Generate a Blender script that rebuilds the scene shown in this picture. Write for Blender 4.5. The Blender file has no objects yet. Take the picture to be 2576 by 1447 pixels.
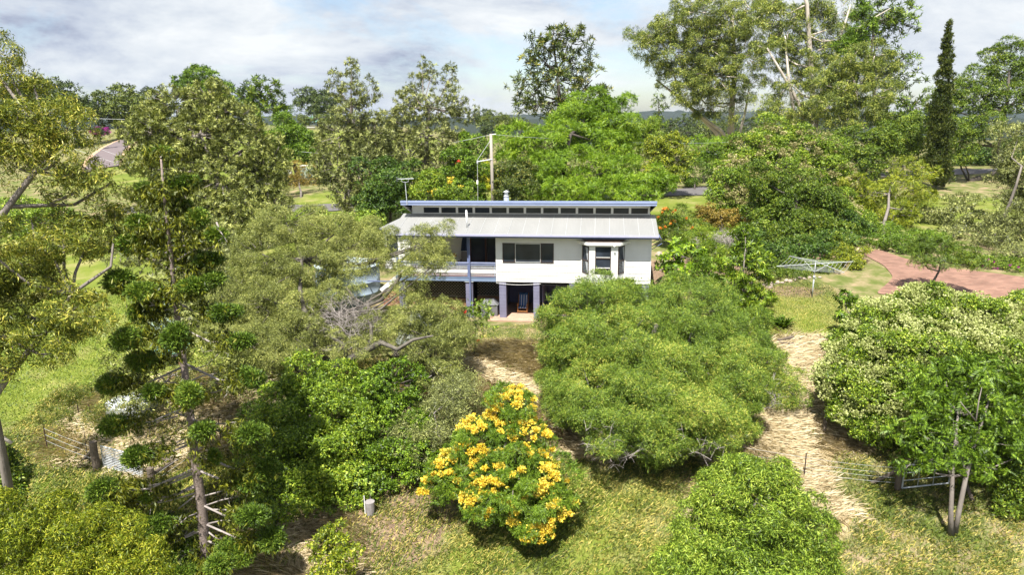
import bpy, bmesh, math, random
import numpy as np
from mathutils import Vector, Matrix

# ---------------------------------------------------------------- camera, sky, sun
C = bpy.context.scene
COL = C.collection
P = math.radians(13.6); ROLL = math.radians(-0.7); F = 1717.0; H = 11.2
CAM = np.array([0., 0., H])
_f = np.array([0, math.cos(P), -math.sin(P)]); _u = np.array([0, math.sin(P), math.cos(P)]); _r = np.array([1., 0, 0])
RV = math.cos(ROLL)*_r + math.sin(ROLL)*_u
UV = -math.sin(ROLL)*_r + math.cos(ROLL)*_u
cd = bpy.data.cameras.new('camera'); cam = bpy.data.objects.new('camera', cd); COL.objects.link(cam)
M = Matrix(((RV[0], UV[0], -_f[0], 0), (RV[1], UV[1], -_f[1], 0), (RV[2], UV[2], -_f[2], H), (0, 0, 0, 1)))
cam.matrix_world = M
cd.sensor_width = 36; cd.lens = 36*F/2576; cd.clip_end = 9000; cd.clip_start = .1
C.camera = cam
SUN_EL, SUN_AZ = 62, 197          # azimuth: direction towards the sun, clockwise from +Y
w = bpy.data.worlds.new('World'); C.world = w; w.use_nodes = True
nt = w.node_tree; nt.nodes.clear()
def N(t, ty, **k):
    n = t.nodes.new(ty)
    for a, b in k.items(): setattr(n, a, b)
    return n
out = N(nt, 'ShaderNodeOutputWorld'); bg = N(nt, 'ShaderNodeBackground'); bg.inputs[1].default_value = .085
sky = N(nt, 'ShaderNodeTexSky', sky_type='NISHITA', sun_disc=False, sun_elevation=math.radians(SUN_EL), sun_rotation=math.radians(SUN_AZ), air_density=1.0, dust_density=1.2)
nt.links.new(sky.outputs[0], bg.inputs[0])
bg2 = N(nt, 'ShaderNodeBackground'); bg2.inputs[1].default_value = .49
# a layer of cloud: noise on a plane overhead, seen along each direction
tc = N(nt, 'ShaderNodeTexCoord'); sp = N(nt, 'ShaderNodeSeparateXYZ'); nt.links.new(tc.outputs['Generated'], sp.inputs[0])
cb = N(nt, 'ShaderNodeCombineXYZ'); zs_ = N(nt, 'ShaderNodeMath', operation='MULTIPLY'); nt.links.new(sp.outputs[2], zs_.inputs[0]); zs_.inputs[1].default_value = 2.5
nt.links.new(sp.outputs[0], cb.inputs[0]); nt.links.new(sp.outputs[1], cb.inputs[1]); nt.links.new(zs_.outputs[0], cb.inputs[2])
def wnoise(scale, det, off, dist=0, sx=1):
    mp = N(nt, 'ShaderNodeMapping'); mp.inputs['Location'].default_value = off; mp.inputs['Scale'].default_value = (sx, 1, 1)
    nt.links.new(cb.outputs[0], mp.inputs[0])
    n = N(nt, 'ShaderNodeTexNoise'); n.inputs['Scale'].default_value = scale; n.inputs['Detail'].default_value = det
    n.inputs['Roughness'].default_value = .63; n.inputs['Distortion'].default_value = dist
    nt.links.new(mp.outputs[0], n.inputs['Vector']); return n.outputs[0]
def ramp(t, src, stops):
    r = N(t, 'ShaderNodeValToRGB'); e = r.color_ramp.elements
    while len(e) < len(stops): e.new(.5)
    for i, (p, c) in enumerate(stops):
        e[i].position = p; e[i].color = (c, c, c, 1) if not hasattr(c, '__len__') else (*c, 1)
    t.links.new(src, r.inputs[0]); return r.outputs[0]
cover = ramp(nt, wnoise(2.6, 9, (3.1, 1.7, 0), .25, 1), [(.38, 0), (.52, 1)])
shade = ramp(nt, wnoise(3.0, 10, (9.4, 5.2, 0), .3, 1), [(.32, (.38, .43, .56)), (.39, (.55, .61, .72)), (.48, (.73, .78, .84)), (.59, (.90, .93, .95))])
nt.links.new(shade, bg2.inputs[0])
ms = N(nt, 'ShaderNodeMixShader'); nt.links.new(cover, ms.inputs[0]); nt.links.new(bg.outputs[0], ms.inputs[1]); nt.links.new(bg2.outputs[0], ms.inputs[2])
nt.links.new(ms.outputs[0], out.inputs[0])
sd = bpy.data.lights.new('sun', 'SUN'); sd.energy = 5.0; sd.angle = math.radians(.6); sd.color = (1, .96, .88)
sun = bpy.data.objects.new('sun', sd); COL.objects.link(sun)
az = math.radians(SUN_AZ); el = math.radians(SUN_EL)
SV = Vector((math.sin(az)*math.cos(el), math.cos(az)*math.cos(el), math.sin(el)))
sun.rotation_euler = SV.to_track_quat('Z', 'Y').to_euler(); sun.location = (0, 0, 60)
C.view_settings.view_transform = 'Standard'; C.view_settings.look = 'None'; C.view_settings.gamma = 1
C.view_settings.use_curve_mapping = False; C.view_settings.exposure = 1.15
C.cycles.max_bounces = 6; C.cycles.diffuse_bounces = 2; C.cycles.transparent_max_bounces = 6; C.cycles.transmission_bounces = 3; C.cycles.glossy_bounces = 2

# ---------------------------------------------------------------- terrain
_ys = [0, 15, 21, 26.8, 33.5, 38.7, 45, 52, 75, 110, 150, 250, 400, 900, 1600, 4000]
_az = [-35, -22, -10, -2, 8, 20, 35]
_zt = [[-6, -5.2, -4.8, -3.8, -2.4, -1.5, -.8, -.2, 1.3, 3.3, 5, 8.6, 9, 5, 0, 0],
       [-6, -5.2, -4.8, -3.6, -1.8, -.7, 0, .6, 2, 4.2, 8, 11.2, 10.8, 5, 0, 0],
       [-6, -5.2, -4.7, -3.4, -.7, .35, 1, 1.8, 3.2, 4.6, 7.5, 10.4, 9, 0, -10, -10],
       [-6, -5.2, -4.6, -3.3, -.3, 0, .8, 1.7, 3.4, 3.8, 4.6, 6.8, 4, -10, -20, -20],
       [-6, -5.2, -4.6, -3.3, -.3, .0, 1, 1.8, 2.9, 4, 4.6, 3, -6, -20, -30, -30],
       [-6, -5.2, -4.6, -3.2, -.5, 1.1, 1.7, 2.1, 2.7, 4.1, 4.6, 3, -8, -30, -30, -30],
       [-6, -5.2, -4.5, -3.1, -.4, 1.1, 1.8, 2.3, 2.7, 4.1, 4.6, 3, -8, -30, -30, -30]]
OX, OY, YAW = .375, 38.573, math.radians(-7.5)
def zt(x, y):
    x = np.asarray(x, float); y = np.asarray(y, float)
    r = np.hypot(x, y); a = np.degrees(np.arctan2(x, y)); ac = np.clip(a, -35, 35)
    d = r*np.cos(np.radians(ac)); d = np.where(np.abs(a) > 100, 0, d)
    cols = []
    for z in _zt:
        cols.append(sum(np.interp(d*(1+.03*k), _ys, z) for k in (-2, -1, 0, 1, 2))/5)
    cols = np.array(cols); j = np.clip(np.searchsorted(_az, ac)-1, 0, 5); t = (ac-np.array(_az)[j])/(np.array(_az)[j+1]-np.array(_az)[j])
    t = t*t*(3-2*t)
    z = np.take_along_axis(cols, j[None], 0)[0]*(1-t)+np.take_along_axis(cols, j[None]+1, 0)[0]*t
    z = z + .07*np.sin(x*.9+1.3*np.sin(y*.35))*np.sin(y*.7+.5)+np.clip(d/400, 0, 2)*np.sin(x*.03+1)*np.sin(y*.022)
    # level pad for the house
    u = (x-OX)*math.cos(YAW)+(y-OY)*math.sin(YAW); v = -(x-OX)*math.sin(YAW)+(y-OY)*math.cos(YAW)
    m = np.clip((u+4.5)/2, 0, 1)*np.clip((9-u)/1.5, 0, 1)*np.clip((v+2.2)/1.5, 0, 1)*np.clip((8-v)/.5, 0, 1)
    return z*(1-m)+m*(-.06)
def zt1(x, y): return float(zt(np.array([x]), np.array([y]))[0])
def ray(px, py): return _f+RV*((px-1288)/F)-UV*((py-723.5)/F)
def W(px, py, Y):
    d = ray(px, py); return CAM+d*(Y/d[1])
def zc(p): return float((np.asarray(p)-CAM)@_f)
def G(px, py):
    d = ray(px, py); ts = np.concatenate([np.linspace(12, 130, 1200), np.geomspace(130, 2500, 900)])
    q = CAM+d*ts[:, None]; below = q[:, 2] < zt(q[:, 0], q[:, 1])
    i = int(np.argmax(below)) if below.any() else len(ts)-1
    p = q[i].copy(); p[2] = zt1(p[0], p[1]); return p

# ---------------------------------------------------------------- helpers
def tag(o, label=None, cat=None, group=None, kind=None):
    if label: o['label'] = label
    if cat: o['category'] = cat
    if group: o['group'] = group
    if kind: o['kind'] = kind
    return o
def empty(name, loc, rz=0, label=None, cat=None, group=None):
    o = bpy.data.objects.new(name, None); COL.objects.link(o); o.location = [float(a) for a in loc]; o.rotation_euler = (0, 0, rz)
    o.empty_display_size = .2
    return tag(o, label, cat, group)
class MB:
    def __init__(s): s.v = []; s.f = []
    def add(s, vs, fs):
        b = len(s.v); s.v += [tuple(map(float, a)) for a in vs]; s.f += [tuple(b+i for i in f) for f in fs]; return s
    def box(s, x0, x1, y0, y1, z0, z1):
        return s.add([(x0, y0, z0), (x1, y0, z0), (x1, y1, z0), (x0, y1, z0), (x0, y0, z1), (x1, y0, z1), (x1, y1, z1), (x0, y1, z1)],
                     [(0, 3, 2, 1), (4, 5, 6, 7), (0, 1, 5, 4), (1, 2, 6, 5), (2, 3, 7, 6), (3, 0, 4, 7)])
    def bar(s, a, b, w, h=None, up=(0, 0, 1)):
        a = Vector(a); b = Vector(b); d = (b-a).normalized(); h = h or w; up = Vector(up)
        if abs(d.dot(up)) > .98: up = Vector((0, 1, 0))
        x = d.cross(up).normalized()*w/2; z = x.cross(d).normalized()*h/2
        return s.add([a-x-z, a+x-z, a+x+z, a-x+z, b-x-z, b+x-z, b+x+z, b-x+z], [(0, 1, 2, 3), (7, 6, 5, 4), (0, 4, 5, 1), (1, 5, 6, 2), (2, 6, 7, 3), (3, 7, 4, 0)])
    def tube(s, pts, r, n=8, caps=True):
        pts = [Vector([float(c) for c in p]) for p in pts]; m = len(pts)
        rs = list(r) if hasattr(r, '__len__') else [r]*m
        b = len(s.v); x = None
        for i, p in enumerate(pts):
            d = (pts[min(i+1, m-1)]-pts[max(i-1, 0)]); d = d.normalized() if d.length > 1e-9 else Vector((0, 0, 1))
            if x is None: x = d.orthogonal().normalized()
            else: x = (x-d*x.dot(d)); x = x.normalized() if x.length > 1e-6 else d.orthogonal().normalized()
            y = d.cross(x)
            for k in range(n):
                a = 2*math.pi*k/n; q = p+(x*math.cos(a)+y*math.sin(a))*rs[i]; s.v.append(tuple(q))
        for i in range(m-1):
            for k in range(n):
                s.f.append((b+i*n+k, b+i*n+(k+1) % n, b+(i+1)*n+(k+1) % n, b+(i+1)*n+k))
        if caps: s.f.append(tuple(b+k for k in reversed(range(n)))); s.f.append(tuple(b+(m-1)*n+k for k in range(n)))
        return s
    def lathe(s, prof, n=24, c=(0, 0, 0)):
        b = len(s.v); m = len(prof)
        for r, z in prof:
            for k in range(n):
                a = 2*math.pi*k/n; s.v.append((c[0]+r*math.cos(a), c[1]+r*math.sin(a), c[2]+z))
        for i in range(m-1):
            for k in range(n): s.f.append((b+i*n+k, b+i*n+(k+1) % n, b+(i+1)*n+(k+1) % n, b+(i+1)*n+k))
        s.f.append(tuple(b+k for k in reversed(range(n)))); s.f.append(tuple(b+(m-1)*n+k for k in range(n)))
        return s
    def prism(s, poly, z0, z1):
        n = len(poly); b = len(s.v)
        for z in (z0, z1):
            for p in poly: s.v.append((p[0], p[1], z))
        s.f.append(tuple(b+i for i in reversed(range(n)))); s.f.append(tuple(b+n+i for i in range(n)))
        for i in range(n): s.f.append((b+i, b+(i+1) % n, b+n+(i+1) % n, b+n+i))
        return s
    def build(s, name, m, parent=None, smooth=False, bevel=0, loc=None):
        me = bpy.data.meshes.new(name); me.from_pydata(s.v, [], s.f); me.materials.append(m); me.update()
        if smooth: me.shade_smooth()
        o = bpy.data.objects.new(name, me); COL.objects.link(o)
        if parent: o.parent = parent
        if loc is not None: o.location = [float(a) for a in loc]
        if bevel:
            b = o.modifiers.new('bevel', 'BEVEL'); b.width = bevel; b.segments = 2; b.limit_method = 'ANGLE'
        return o
def mesh_np(name, V, nv, m, parent=None):
    """V: (n,nv,3) array of separate faces"""
    V = np.ascontiguousarray(V, dtype=np.float32); n = len(V)
    me = bpy.data.meshes.new(name); me.vertices.add(n*nv); me.vertices.foreach_set('co', V.reshape(-1))
    me.loops.add(n*nv); me.loops.foreach_set('vertex_index', np.arange(n*nv, dtype=np.int32))
    me.polygons.add(n); me.polygons.foreach_set('loop_start', np.arange(0, n*nv, nv, dtype=np.int32))
    me.update(calc_edges=True); me.materials.append(m)
    o = bpy.data.objects.new(name, me); COL.objects.link(o)
    if parent: o.parent = parent
    return o
def copy_tree(o, parent=None):
    c = o.copy(); COL.objects.link(c)
    if parent: c.parent = parent
    for ch in [k for k in bpy.data.objects if k.parent == o]: copy_tree(ch, c)
    return c

# ---------------------------------------------------------------- materials
def mat(name, col, rough=.7, col2=None, scale=3, amt=.5, bump=0, bscale=None, metal=0, spec=.3, detail=5, stretch=(1, 1, 1)):
    m = bpy.data.materials.new(name); m.use_nodes = True; t = m.node_tree; b = t.nodes['Principled BSDF']
    b.inputs['Roughness'].default_value = rough; b.inputs['Metallic'].default_value = metal; b.inputs['Specular IOR Level'].default_value = spec
    col2 = col2 or tuple(c*.8 for c in col)
    tcn = N(t, 'ShaderNodeTexCoord'); mp = N(t, 'ShaderNodeMapping'); mp.inputs['Scale'].default_value = stretch
    t.links.new(tcn.outputs['Object'], mp.inputs[0])
    n = N(t, 'ShaderNodeTexNoise'); n.inputs['Scale'].default_value = scale; n.inputs['Detail'].default_value = detail
    t.links.new(mp.outputs[0], n.inputs['Vector'])
    lo = .5-.25*amt; r = ramp(t, n.outputs[0], [(max(lo-.1, 0), col), (min(1-lo+.1, 1), col2)]); t.links.new(r, b.inputs['Base Color'])
    if bump:
        n2 = N(t, 'ShaderNodeTexNoise'); n2.inputs['Scale'].default_value = bscale or scale*4; n2.inputs['Detail'].default_value = 6
        t.links.new(mp.outputs[0], n2.inputs['Vector'])
        bp = N(t, 'ShaderNodeBump'); bp.inputs['Strength'].default_value = bump; bp.inputs['Distance'].default_value = .03
        t.links.new(n2.outputs[0], bp.inputs['Height']); t.links.new(bp.outputs[0], b.inputs['Normal'])
    return m
def brick_mat(name, c1, c2, mortar, sx, offs=.5, rot=False, bw=.5, rh=.25, ms=.02):
    m = mat(name, c1, .85); t = m.node_tree; b = t.nodes['Principled BSDF']
    tcn = N(t, 'ShaderNodeTexCoord'); mp = N(t, 'ShaderNodeMapping')
    if rot: mp.inputs['Rotation'].default_value = (math.pi/2, 0, 0)
    t.links.new(tcn.outputs['Object'], mp.inputs[0])
    k = N(t, 'ShaderNodeTexBrick'); k.inputs['Color1'].default_value = (*c1, 1); k.inputs['Color2'].default_value = (*c2, 1); k.inputs['Mortar'].default_value = (*mortar, 1)
    k.inputs['Scale'].default_value = sx; k.inputs['Mortar Size'].default_value = ms; k.inputs['Brick Width'].default_value = bw; k.inputs['Row Height'].default_value = rh; k.inputs['Bias'].default_value = 0
    t.links.new(mp.outputs[0], k.inputs['Vector'])
    n = N(t, 'ShaderNodeTexNoise'); n.inputs['Scale'].default_value = 1.3; n.inputs['Detail'].default_value = 8; t.links.new(mp.outputs[0], n.inputs['Vector'])
    mxn = N(t, 'ShaderNodeMix', data_type='RGBA', blend_type='MULTIPLY'); mxn.inputs[0].default_value = .6
    t.links.new(k.outputs[0], mxn.inputs[6]); t.links.new(ramp(t, n.outputs[0], [(.3, (.6, .58, .55)), (.7, (1.1, 1.08, 1.05))]), mxn.inputs[7])
    t.links.new(mxn.outputs[2], b.inputs['Base Color'])
    bp = N(t, 'ShaderNodeBump'); bp.inputs['Strength'].default_value = .5; bp.inputs['Distance'].default_value = .01; bp.invert = True
    t.links.new(k.outputs['Fac'], bp.inputs['Height']); t.links.new(bp.outputs[0], b.inputs['Normal'])
    return m
def leaf_mat(name, cols, trans=.3, rough=.5, patch=.4, pscale=.45, spec=.35):
    """cols: list of (position, rgb) looked up per leaf; a slow noise shifts whole sprays"""
    if 'blossom' not in name and 'straw' not in name: cols = [(p_, tuple(v_*(.55, .88, 1.04, 1.04, 1.04)[i_] for v_ in (min(c_[0]*1.33, .75), c_[1]*1.40, c_[2]*.62))) for i_, (p_, c_) in enumerate(cols)]
    m = bpy.data.materials.new(name); m.use_nodes = True; t = m.node_tree; b = t.nodes['Principled BSDF']
    g = N(t, 'ShaderNodeNewGeometry'); tcn = N(t, 'ShaderNodeTexCoord')
    n = N(t, 'ShaderNodeTexNoise'); n.inputs['Scale'].default_value = pscale; n.inputs['Detail'].default_value = 3; t.links.new(tcn.outputs['Object'], n.inputs['Vector'])
    a = N(t, 'ShaderNodeMath', operation='MULTIPLY_ADD'); t.links.new(n.outputs[0], a.inputs[0]); a.inputs[1].default_value = patch*2.4; a.inputs[2].default_value = -patch*1.2
    s = N(t, 'ShaderNodeMath', operation='ADD'); t.links.new(g.outputs['Random Per Island'], s.inputs[0]); t.links.new(a.outputs[0], s.inputs[1]); s.use_clamp = True
    c = ramp(t, s.outputs[0], cols); t.links.new(c, b.inputs['Base Color'])
    b.inputs['Roughness'].default_value = rough; b.inputs['Specular IOR Level'].default_value = spec
    tr = N(t, 'ShaderNodeBsdfTranslucent')
    mu = N(t, 'ShaderNodeMix', data_type='RGBA', blend_type='MULTIPLY'); mu.inputs[0].default_value = 1; t.links.new(c, mu.inputs[6]); mu.inputs[7].default_value = (1.15, 1.25, .6, 1)
    t.links.new(mu.outputs[2], tr.inputs[0])
    mxs = N(t, 'ShaderNodeMixShader'); mxs.inputs[0].default_value = trans*.6
    t.links.new(b.outputs[0], mxs.inputs[1]); t.links.new(tr.outputs[0], mxs.inputs[2]); t.links.new(mxs.outputs[0], t.nodes['Material Output'].inputs[0])
    return m
def glass_mat(name, col=(.02, .025, .03), rough=.05):
    m = bpy.data.materials.new(name); m.use_nodes = True; b = m.node_tree.nodes['Principled BSDF']
    b.inputs['Base Color'].default_value = (*col, 1); b.inputs['Roughness'].default_value = rough; b.inputs['Specular IOR Level'].default_value = .3
    t = m.node_tree; n = N(t, 'ShaderNodeTexNoise'); n.inputs['Scale'].default_value = 1.2
    tcn = N(t, 'ShaderNodeTexCoord'); t.links.new(tcn.outputs['Object'], n.inputs['Vector'])
    t.links.new(ramp(t, n.outputs[0], [(.35, col), (.7, tuple(c*1.8 for c in col))]), b.inputs['Base Color'])
    return m
MAT = {}
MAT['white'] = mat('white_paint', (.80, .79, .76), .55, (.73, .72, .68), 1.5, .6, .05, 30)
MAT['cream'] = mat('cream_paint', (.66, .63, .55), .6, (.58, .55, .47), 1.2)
MAT['blue'] = mat('blue_grey_paint', (.15, .18, .32), .5, (.12, .15, .27), 2)
MAT['pillar'] = brick_mat('painted_block', (.20, .20, .30), (.185, .185, .28), (.14, .14, .21), 1, rot=True, bw=.8, rh=.2, ms=.006)
MAT['underwall'] = mat('dark_blue_wall', (.17, .17, .28), .8, (.14, .14, .24), 2)
MAT['roof'] = mat('galvanised_roof', (.29, .29, .285), .55, (.225, .225, .22), .7, .8, .03, 60, metal=.0, spec=.4, stretch=(1, .25, 1))
MAT['frame'] = mat('brown_window_frame', (.06, .04, .035), .5)
MAT['alu'] = mat('aluminium_frame', (.55, .55, .55), .4, metal=.3)
MAT['glass'] = glass_mat('dark_glass', (.022, .027, .036), .08)
MAT['doorglass'] = glass_mat('door_glass', (.012, .009, .009), .06)
MAT['deck'] = mat('red_deck_boards', (.33, .07, .045), .7, (.24, .05, .035), 6, stretch=(1, 8, 1))
MAT['timber'] = mat('weathered_timber', (.16, .13, .10), .9, (.08, .06, .05), 6, 1, .5, 20)
MAT['sleeper'] = mat('sleeper_timber', (.28, .15, .08), .85, (.15, .08, .045), 3, 1, .3, 12, stretch=(.3, 1, 2))
MAT['lattice'] = mat('lattice_timber', (.25, .22, .17), .85, (.17, .145, .11), 5, 1)
MAT['brick'] = brick_mat('red_brick', (.36, .13, .08), (.27, .09, .06), (.40, .33, .27), 1, rot=True, bw=.24, rh=.086, ms=.01)
MAT['paver'] = brick_mat('driveway_brick', (.27, .155, .115), (.20, .11, .083), (.19, .13, .10), 1, bw=.46, rh=.23, ms=.012)
MAT['patio'] = brick_mat('patio_paver', (.50, .33, .24), (.42, .27, .20), (.38, .27, .2), 1, bw=.3, rh=.3, ms=.012)
MAT['asphalt'] = mat('asphalt', (.13, .12, .12), .9, (.095, .088, .09), 1.2, 1, .3, 30)
MAT['pinkroad'] = mat('pinkish_bitumen', (.16, .13, .13), .9, (.125, .10, .105), .8, 1, .3, 30)
MAT['verge'] = mat('gravel_verge', (.48, .34, .22), .95, (.36, .24, .15), 2, 1, .5, 20)
MAT['galv'] = mat('galvanised_steel', (.58, .60, .62), .45, (.44, .46, .48), 6, metal=.25)
MAT['pvc'] = mat('white_pipe', (.8, .8, .8), .4)
MAT['tank'] = mat('blue_grey_tank', (.34, .42, .50), .5, (.27, .34, .42), 1.5)
MAT['tanktop'] = mat('pale_tank_roof', (.52, .60, .64), .5, (.44, .52, .58), 1.5)
MAT['greeniron'] = mat('pale_green_iron', (.40, .50, .42), .5, (.30, .40, .33), 2)
MAT['greenroof'] = mat('green_roof', (.22, .42, .36), .5, (.18, .36, .31), 1)
MAT['rust'] = mat('rusty_iron', (.09, .055, .04), .85, (.05, .035, .03), 8)
MAT['rock'] = mat('garden_rock', (.44, .36, .29), .9, (.26, .21, .17), 2.5, 1, .7, 9)
MAT['bark_dark'] = mat('dark_bark', (.10, .085, .07), .9, (.045, .038, .032), 5, 1, .9, 14, stretch=(1, 1, .3))
MAT['bark_grey'] = mat('grey_bark', (.24, .21, .185), .9, (.13, .11, .10), 5, 1, .8, 14, stretch=(1, 1, .3))
MAT['bark_pale'] = mat('pale_smooth_bark', (.58, .52, .45), .7, (.36, .30, .26), 1.2, 1, .25, 8, stretch=(1, 1, .25))
MAT['bark_lichen'] = mat('lichen_bark', (.20, .18, .15), .9, (.035, .028, .025), 4, 1, .9, 18)
MAT['bark_pine'] = mat('flaky_pine_bark', (.30, .24, .215), .9, (.13, .10, .09), 9, 1, 1, 16, stretch=(1, 1, 1.6))
MAT['twig'] = mat('bare_grey_twigs', (.36, .32, .30), .9, (.24, .21, .2), 3)
MAT['tan'] = mat('tan', (.5, .42, .32), .9)
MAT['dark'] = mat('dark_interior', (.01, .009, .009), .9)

# ---------------------------------------------------------------- ground sheet
rings = np.concatenate([np.arange(0, 62, .45), np.geomspace(62, 3600, 110)[0:]])
angs = np.radians(np.concatenate([np.arange(-44, 44, .5), np.arange(44, 316, 4)]))
R_, A_ = np.meshgrid(rings, angs, indexing='ij'); X_ = R_*np.sin(A_); Y_ = R_*np.cos(A_); Z_ = zt(X_, Y_)
nr, na = R_.shape
me = bpy.data.meshes.new('ground'); V = np.stack([X_, Y_, Z_], -1).reshape(-1, 3)
fs = []
for i in range(nr-1):
    for j in range(na):
        k = (j+1) % na; fs.append((i*na+j, (i+1)*na+j, (i+1)*na+k, i*na+k))
me.from_pydata(V.tolist(), [], fs); me.shade_smooth()
def ell(cx, cy, rx, ry, soft=.35):      # an area of ground, 1 inside
    def f(x, y):
        d = np.sqrt(((x-cx)/rx)**2+((y-cy)/ry)**2); return np.clip((1-d)/soft+.5, 0, 1)
    return f
DRY = [ell(.5, 32.2, 4.6, 2.6), ell(13.5, 31.4, 6.4, 3.6), ell(9, 33.2, 4, 1.6), ell(2.5, 30.6, 7, 3.5), ell(13, 30.2, 5.6, 3.4), ell(11, 27, 2.6, 2.6), ell(-2, 30.5, 4, 2.6), ell(10, 24, 3.2, 2), ell(-17, 31, 5, 3.5, .8), ell(-8.6, 22.5, 3, 2.6, .8), ell(24, 50, 6, 3, .8)]
LUSH = [ell(-24, 38, 11, 8), ell(-14, 27, 7, 5), ell(-32, 60, 20, 18), ell(15, 37, 6, 2.4), ell(-10, 76, 16, 14), ell(3, 22, 8, 4), ell(-45, 150, 40, 60), ell(8, 65, 60, 12)]
BARE = [ell(-11, 24.2, 3, 3.6, .8), ell(-5, 24, 3, 2.5, .8), ell(9.5, 55, 3.4, 2.4, .8), ell(16.4, 39.6, 2.2, .8, .8), ell(8.6, 42, 1.5, 3), ell(20, 46, 5, 2.5, 1), ell(12, 45, 5, 3, 1)]
def cover_at(x, y):
    d = np.zeros_like(x); l = np.zeros_like(x); b = np.zeros_like(x)
    for f in DRY: d = np.maximum(d, f(x, y))
    for f in LUSH: l = np.maximum(l, f(x, y))
    for f in BARE: b = np.maximum(b, f(x, y))
    return d, l, b
d, l, b = cover_at(V[:, 0], V[:, 1])
for nm, a in (('dry', d), ('lush', l), ('bare', b)):
    at_ = me.attributes.new(nm, 'FLOAT', 'POINT'); at_.data.foreach_set('value', a.astype(np.float32))
gm = bpy.data.materials.new('ground'); gm.use_nodes = True; t = gm.node_tree; B = t.nodes['Principled BSDF']; B.inputs['Roughness'].default_value = .95; B.inputs['Specular IOR Level'].default_value = .1
tcn = N(t, 'ShaderNodeTexCoord')
def tn(sc, det=6, rough=.6, dist=0):
    n = N(t, 'ShaderNodeTexNoise'); n.inputs['Scale'].default_value = sc; n.inputs['Detail'].default_value = det; n.inputs['Roughness'].default_value = rough; n.inputs['Distortion'].default_value = dist
    t.links.new(tcn.outputs['Object'], n.inputs['Vector']); return n.outputs[0]
def mixc(fac, a, b_):
    m_ = N(t, 'ShaderNodeMix', data_type='RGBA'); t.links.new(fac, m_.inputs[0]); t.links.new(a, m_.inputs[6]); t.links.new(b_, m_.inputs[7]); return m_.outputs[2]
def attr_mask(nm, noise, k=.8, lo=.42, hi=.62):
    a = N(t, 'ShaderNodeAttribute', attribute_name=nm)
    m1 = N(t, 'ShaderNodeMath', operation='MULTIPLY_ADD'); t.links.new(noise, m1.inputs[0]); m1.inputs[1].default_value = k; m1.inputs[2].default_value = -k/2
    s_ = N(t, 'ShaderNodeMath', operation='ADD'); t.links.new(a.outputs['Fac'], s_.inputs[0]); t.links.new(m1.outputs[0], s_.inputs[1])
    return ramp(t, s_.outputs[0], [(lo, 0), (hi, 1)])
base = ramp(t, tn(.9, 9), [(.30, (.075, .105, .02)), (.45, (.12, .135, .04)), (.56, (.20, .175, .085)), (.68, (.30, .22, .14))])
lush = ramp(t, tn(.35, 9), [(.3, (.085, .12, .016)), (.5, (.14, .17, .028)), (.66, (.23, .215, .08))])
dry = ramp(t, tn(2.2, 10, .7, 1), [(.25, (.20, .17, .075)), (.42, (.36, .28, .155)), (.7, (.50, .40, .25))])
bare = ramp(t, tn(1.6, 9), [(.3, (.12, .08, .055)), (.7, (.27, .19, .13))])
c = mixc(attr_mask('lush', tn(.8, 6), 1.1, .35, .75), base, lush)
c = mixc(attr_mask('dry', tn(1.1, 7), 1.2, .35, .7), c, dry)
c = mixc(attr_mask('bare', tn(1.5, 7), 1.4, .4, .8), c, bare)
t.links.new(c, B.inputs['Base Color'])
bp = N(t, 'ShaderNodeBump'); bp.inputs['Strength'].default_value = .6; bp.inputs['Distance'].default_value = .06
t.links.new(tn(9, 8, .7), bp.inputs['Height']); t.links.new(bp.outputs[0], B.inputs['Normal'])
me.materials.append(gm); go = bpy.data.objects.new('ground', me); COL.objects.link(go); tag(go, kind='structure')

def ribbon(name, L, Rr, m, off=.04, nl=60, nw=8, world=False):
    def res(pts):
        q = np.array([p if world else G(*p) for p in pts])[:, :2]; s = np.concatenate([[0], np.cumsum(np.hypot(*np.diff(q, axis=0).T))])
        tt = np.linspace(0, s[-1], nl); x = np.interp(tt, s, q[:, 0]); y = np.interp(tt, s, q[:, 1])
        for _ in range(3):
            x[1:-1] = (x[:-2]+x[1:-1]*2+x[2:])/4; y[1:-1] = (y[:-2]+y[1:-1]*2+y[2:])/4
        return np.stack([x, y], -1)
    a = res(L); b_ = res(Rr); k = np.linspace(0, 1, nw)[None, :, None]
    q = a[:, None]*(1-k)+b_[:, None]*k; z = zt(q[..., 0], q[..., 1])+off
    vs = np.concatenate([q, z[..., None]], -1).reshape(-1, 3).tolist()
    f = [(i*nw+j, (i+1)*nw+j, (i+1)*nw+j+1, i*nw+j+1) for i in range(nl-1) for j in range(nw-1)]
    mb = MB().add(vs, f); return tag(mb.build(name, m, smooth=True), kind='structure')
def path(name, C_, wd, m, off=.04, nl=60):
    q = np.array([G(*p) for p in C_])[:, :2]; d_ = np.gradient(q, axis=0); d_ /= np.linalg.norm(d_, axis=1)[:, None]; n_ = np.stack([-d_[:, 1], d_[:, 0]], -1)*wd/2
    return ribbon(name, (q+n_).tolist(), (q-n_).tolist(), m, off, nl, world=True)
ribbon('driveway', [(2172, 628), (2215, 631), (2290, 655), (2360, 672), (2450, 682), (2576, 700), (2720, 720)],
       [(2168, 640), (2222, 668), (2248, 700), (2200, 742), (2330, 752), (2480, 775), (2720, 800)], MAT['paver'])
rd = [(255, 425), (272, 388), (300, 364), (340, 346), (400, 339), (520, 336)]
path('gravel_verge', rd, 7.5, MAT['verge'], .06); path('road', rd, 5.4, MAT['pinkroad'], .16)
rd = [(1500, 492), (1700, 484), (1800, 479), (2000, 460), (2190, 441), (2330, 437), (2500, 430), (2800, 425)]
path('street', rd, 5.2, MAT['asphalt'], .08)
rd = [(300, 530), (560, 527), (700, 525), (850, 523), (1000, 521)]
path('lane', rd, 3, MAT['asphalt'], .08)

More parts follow.
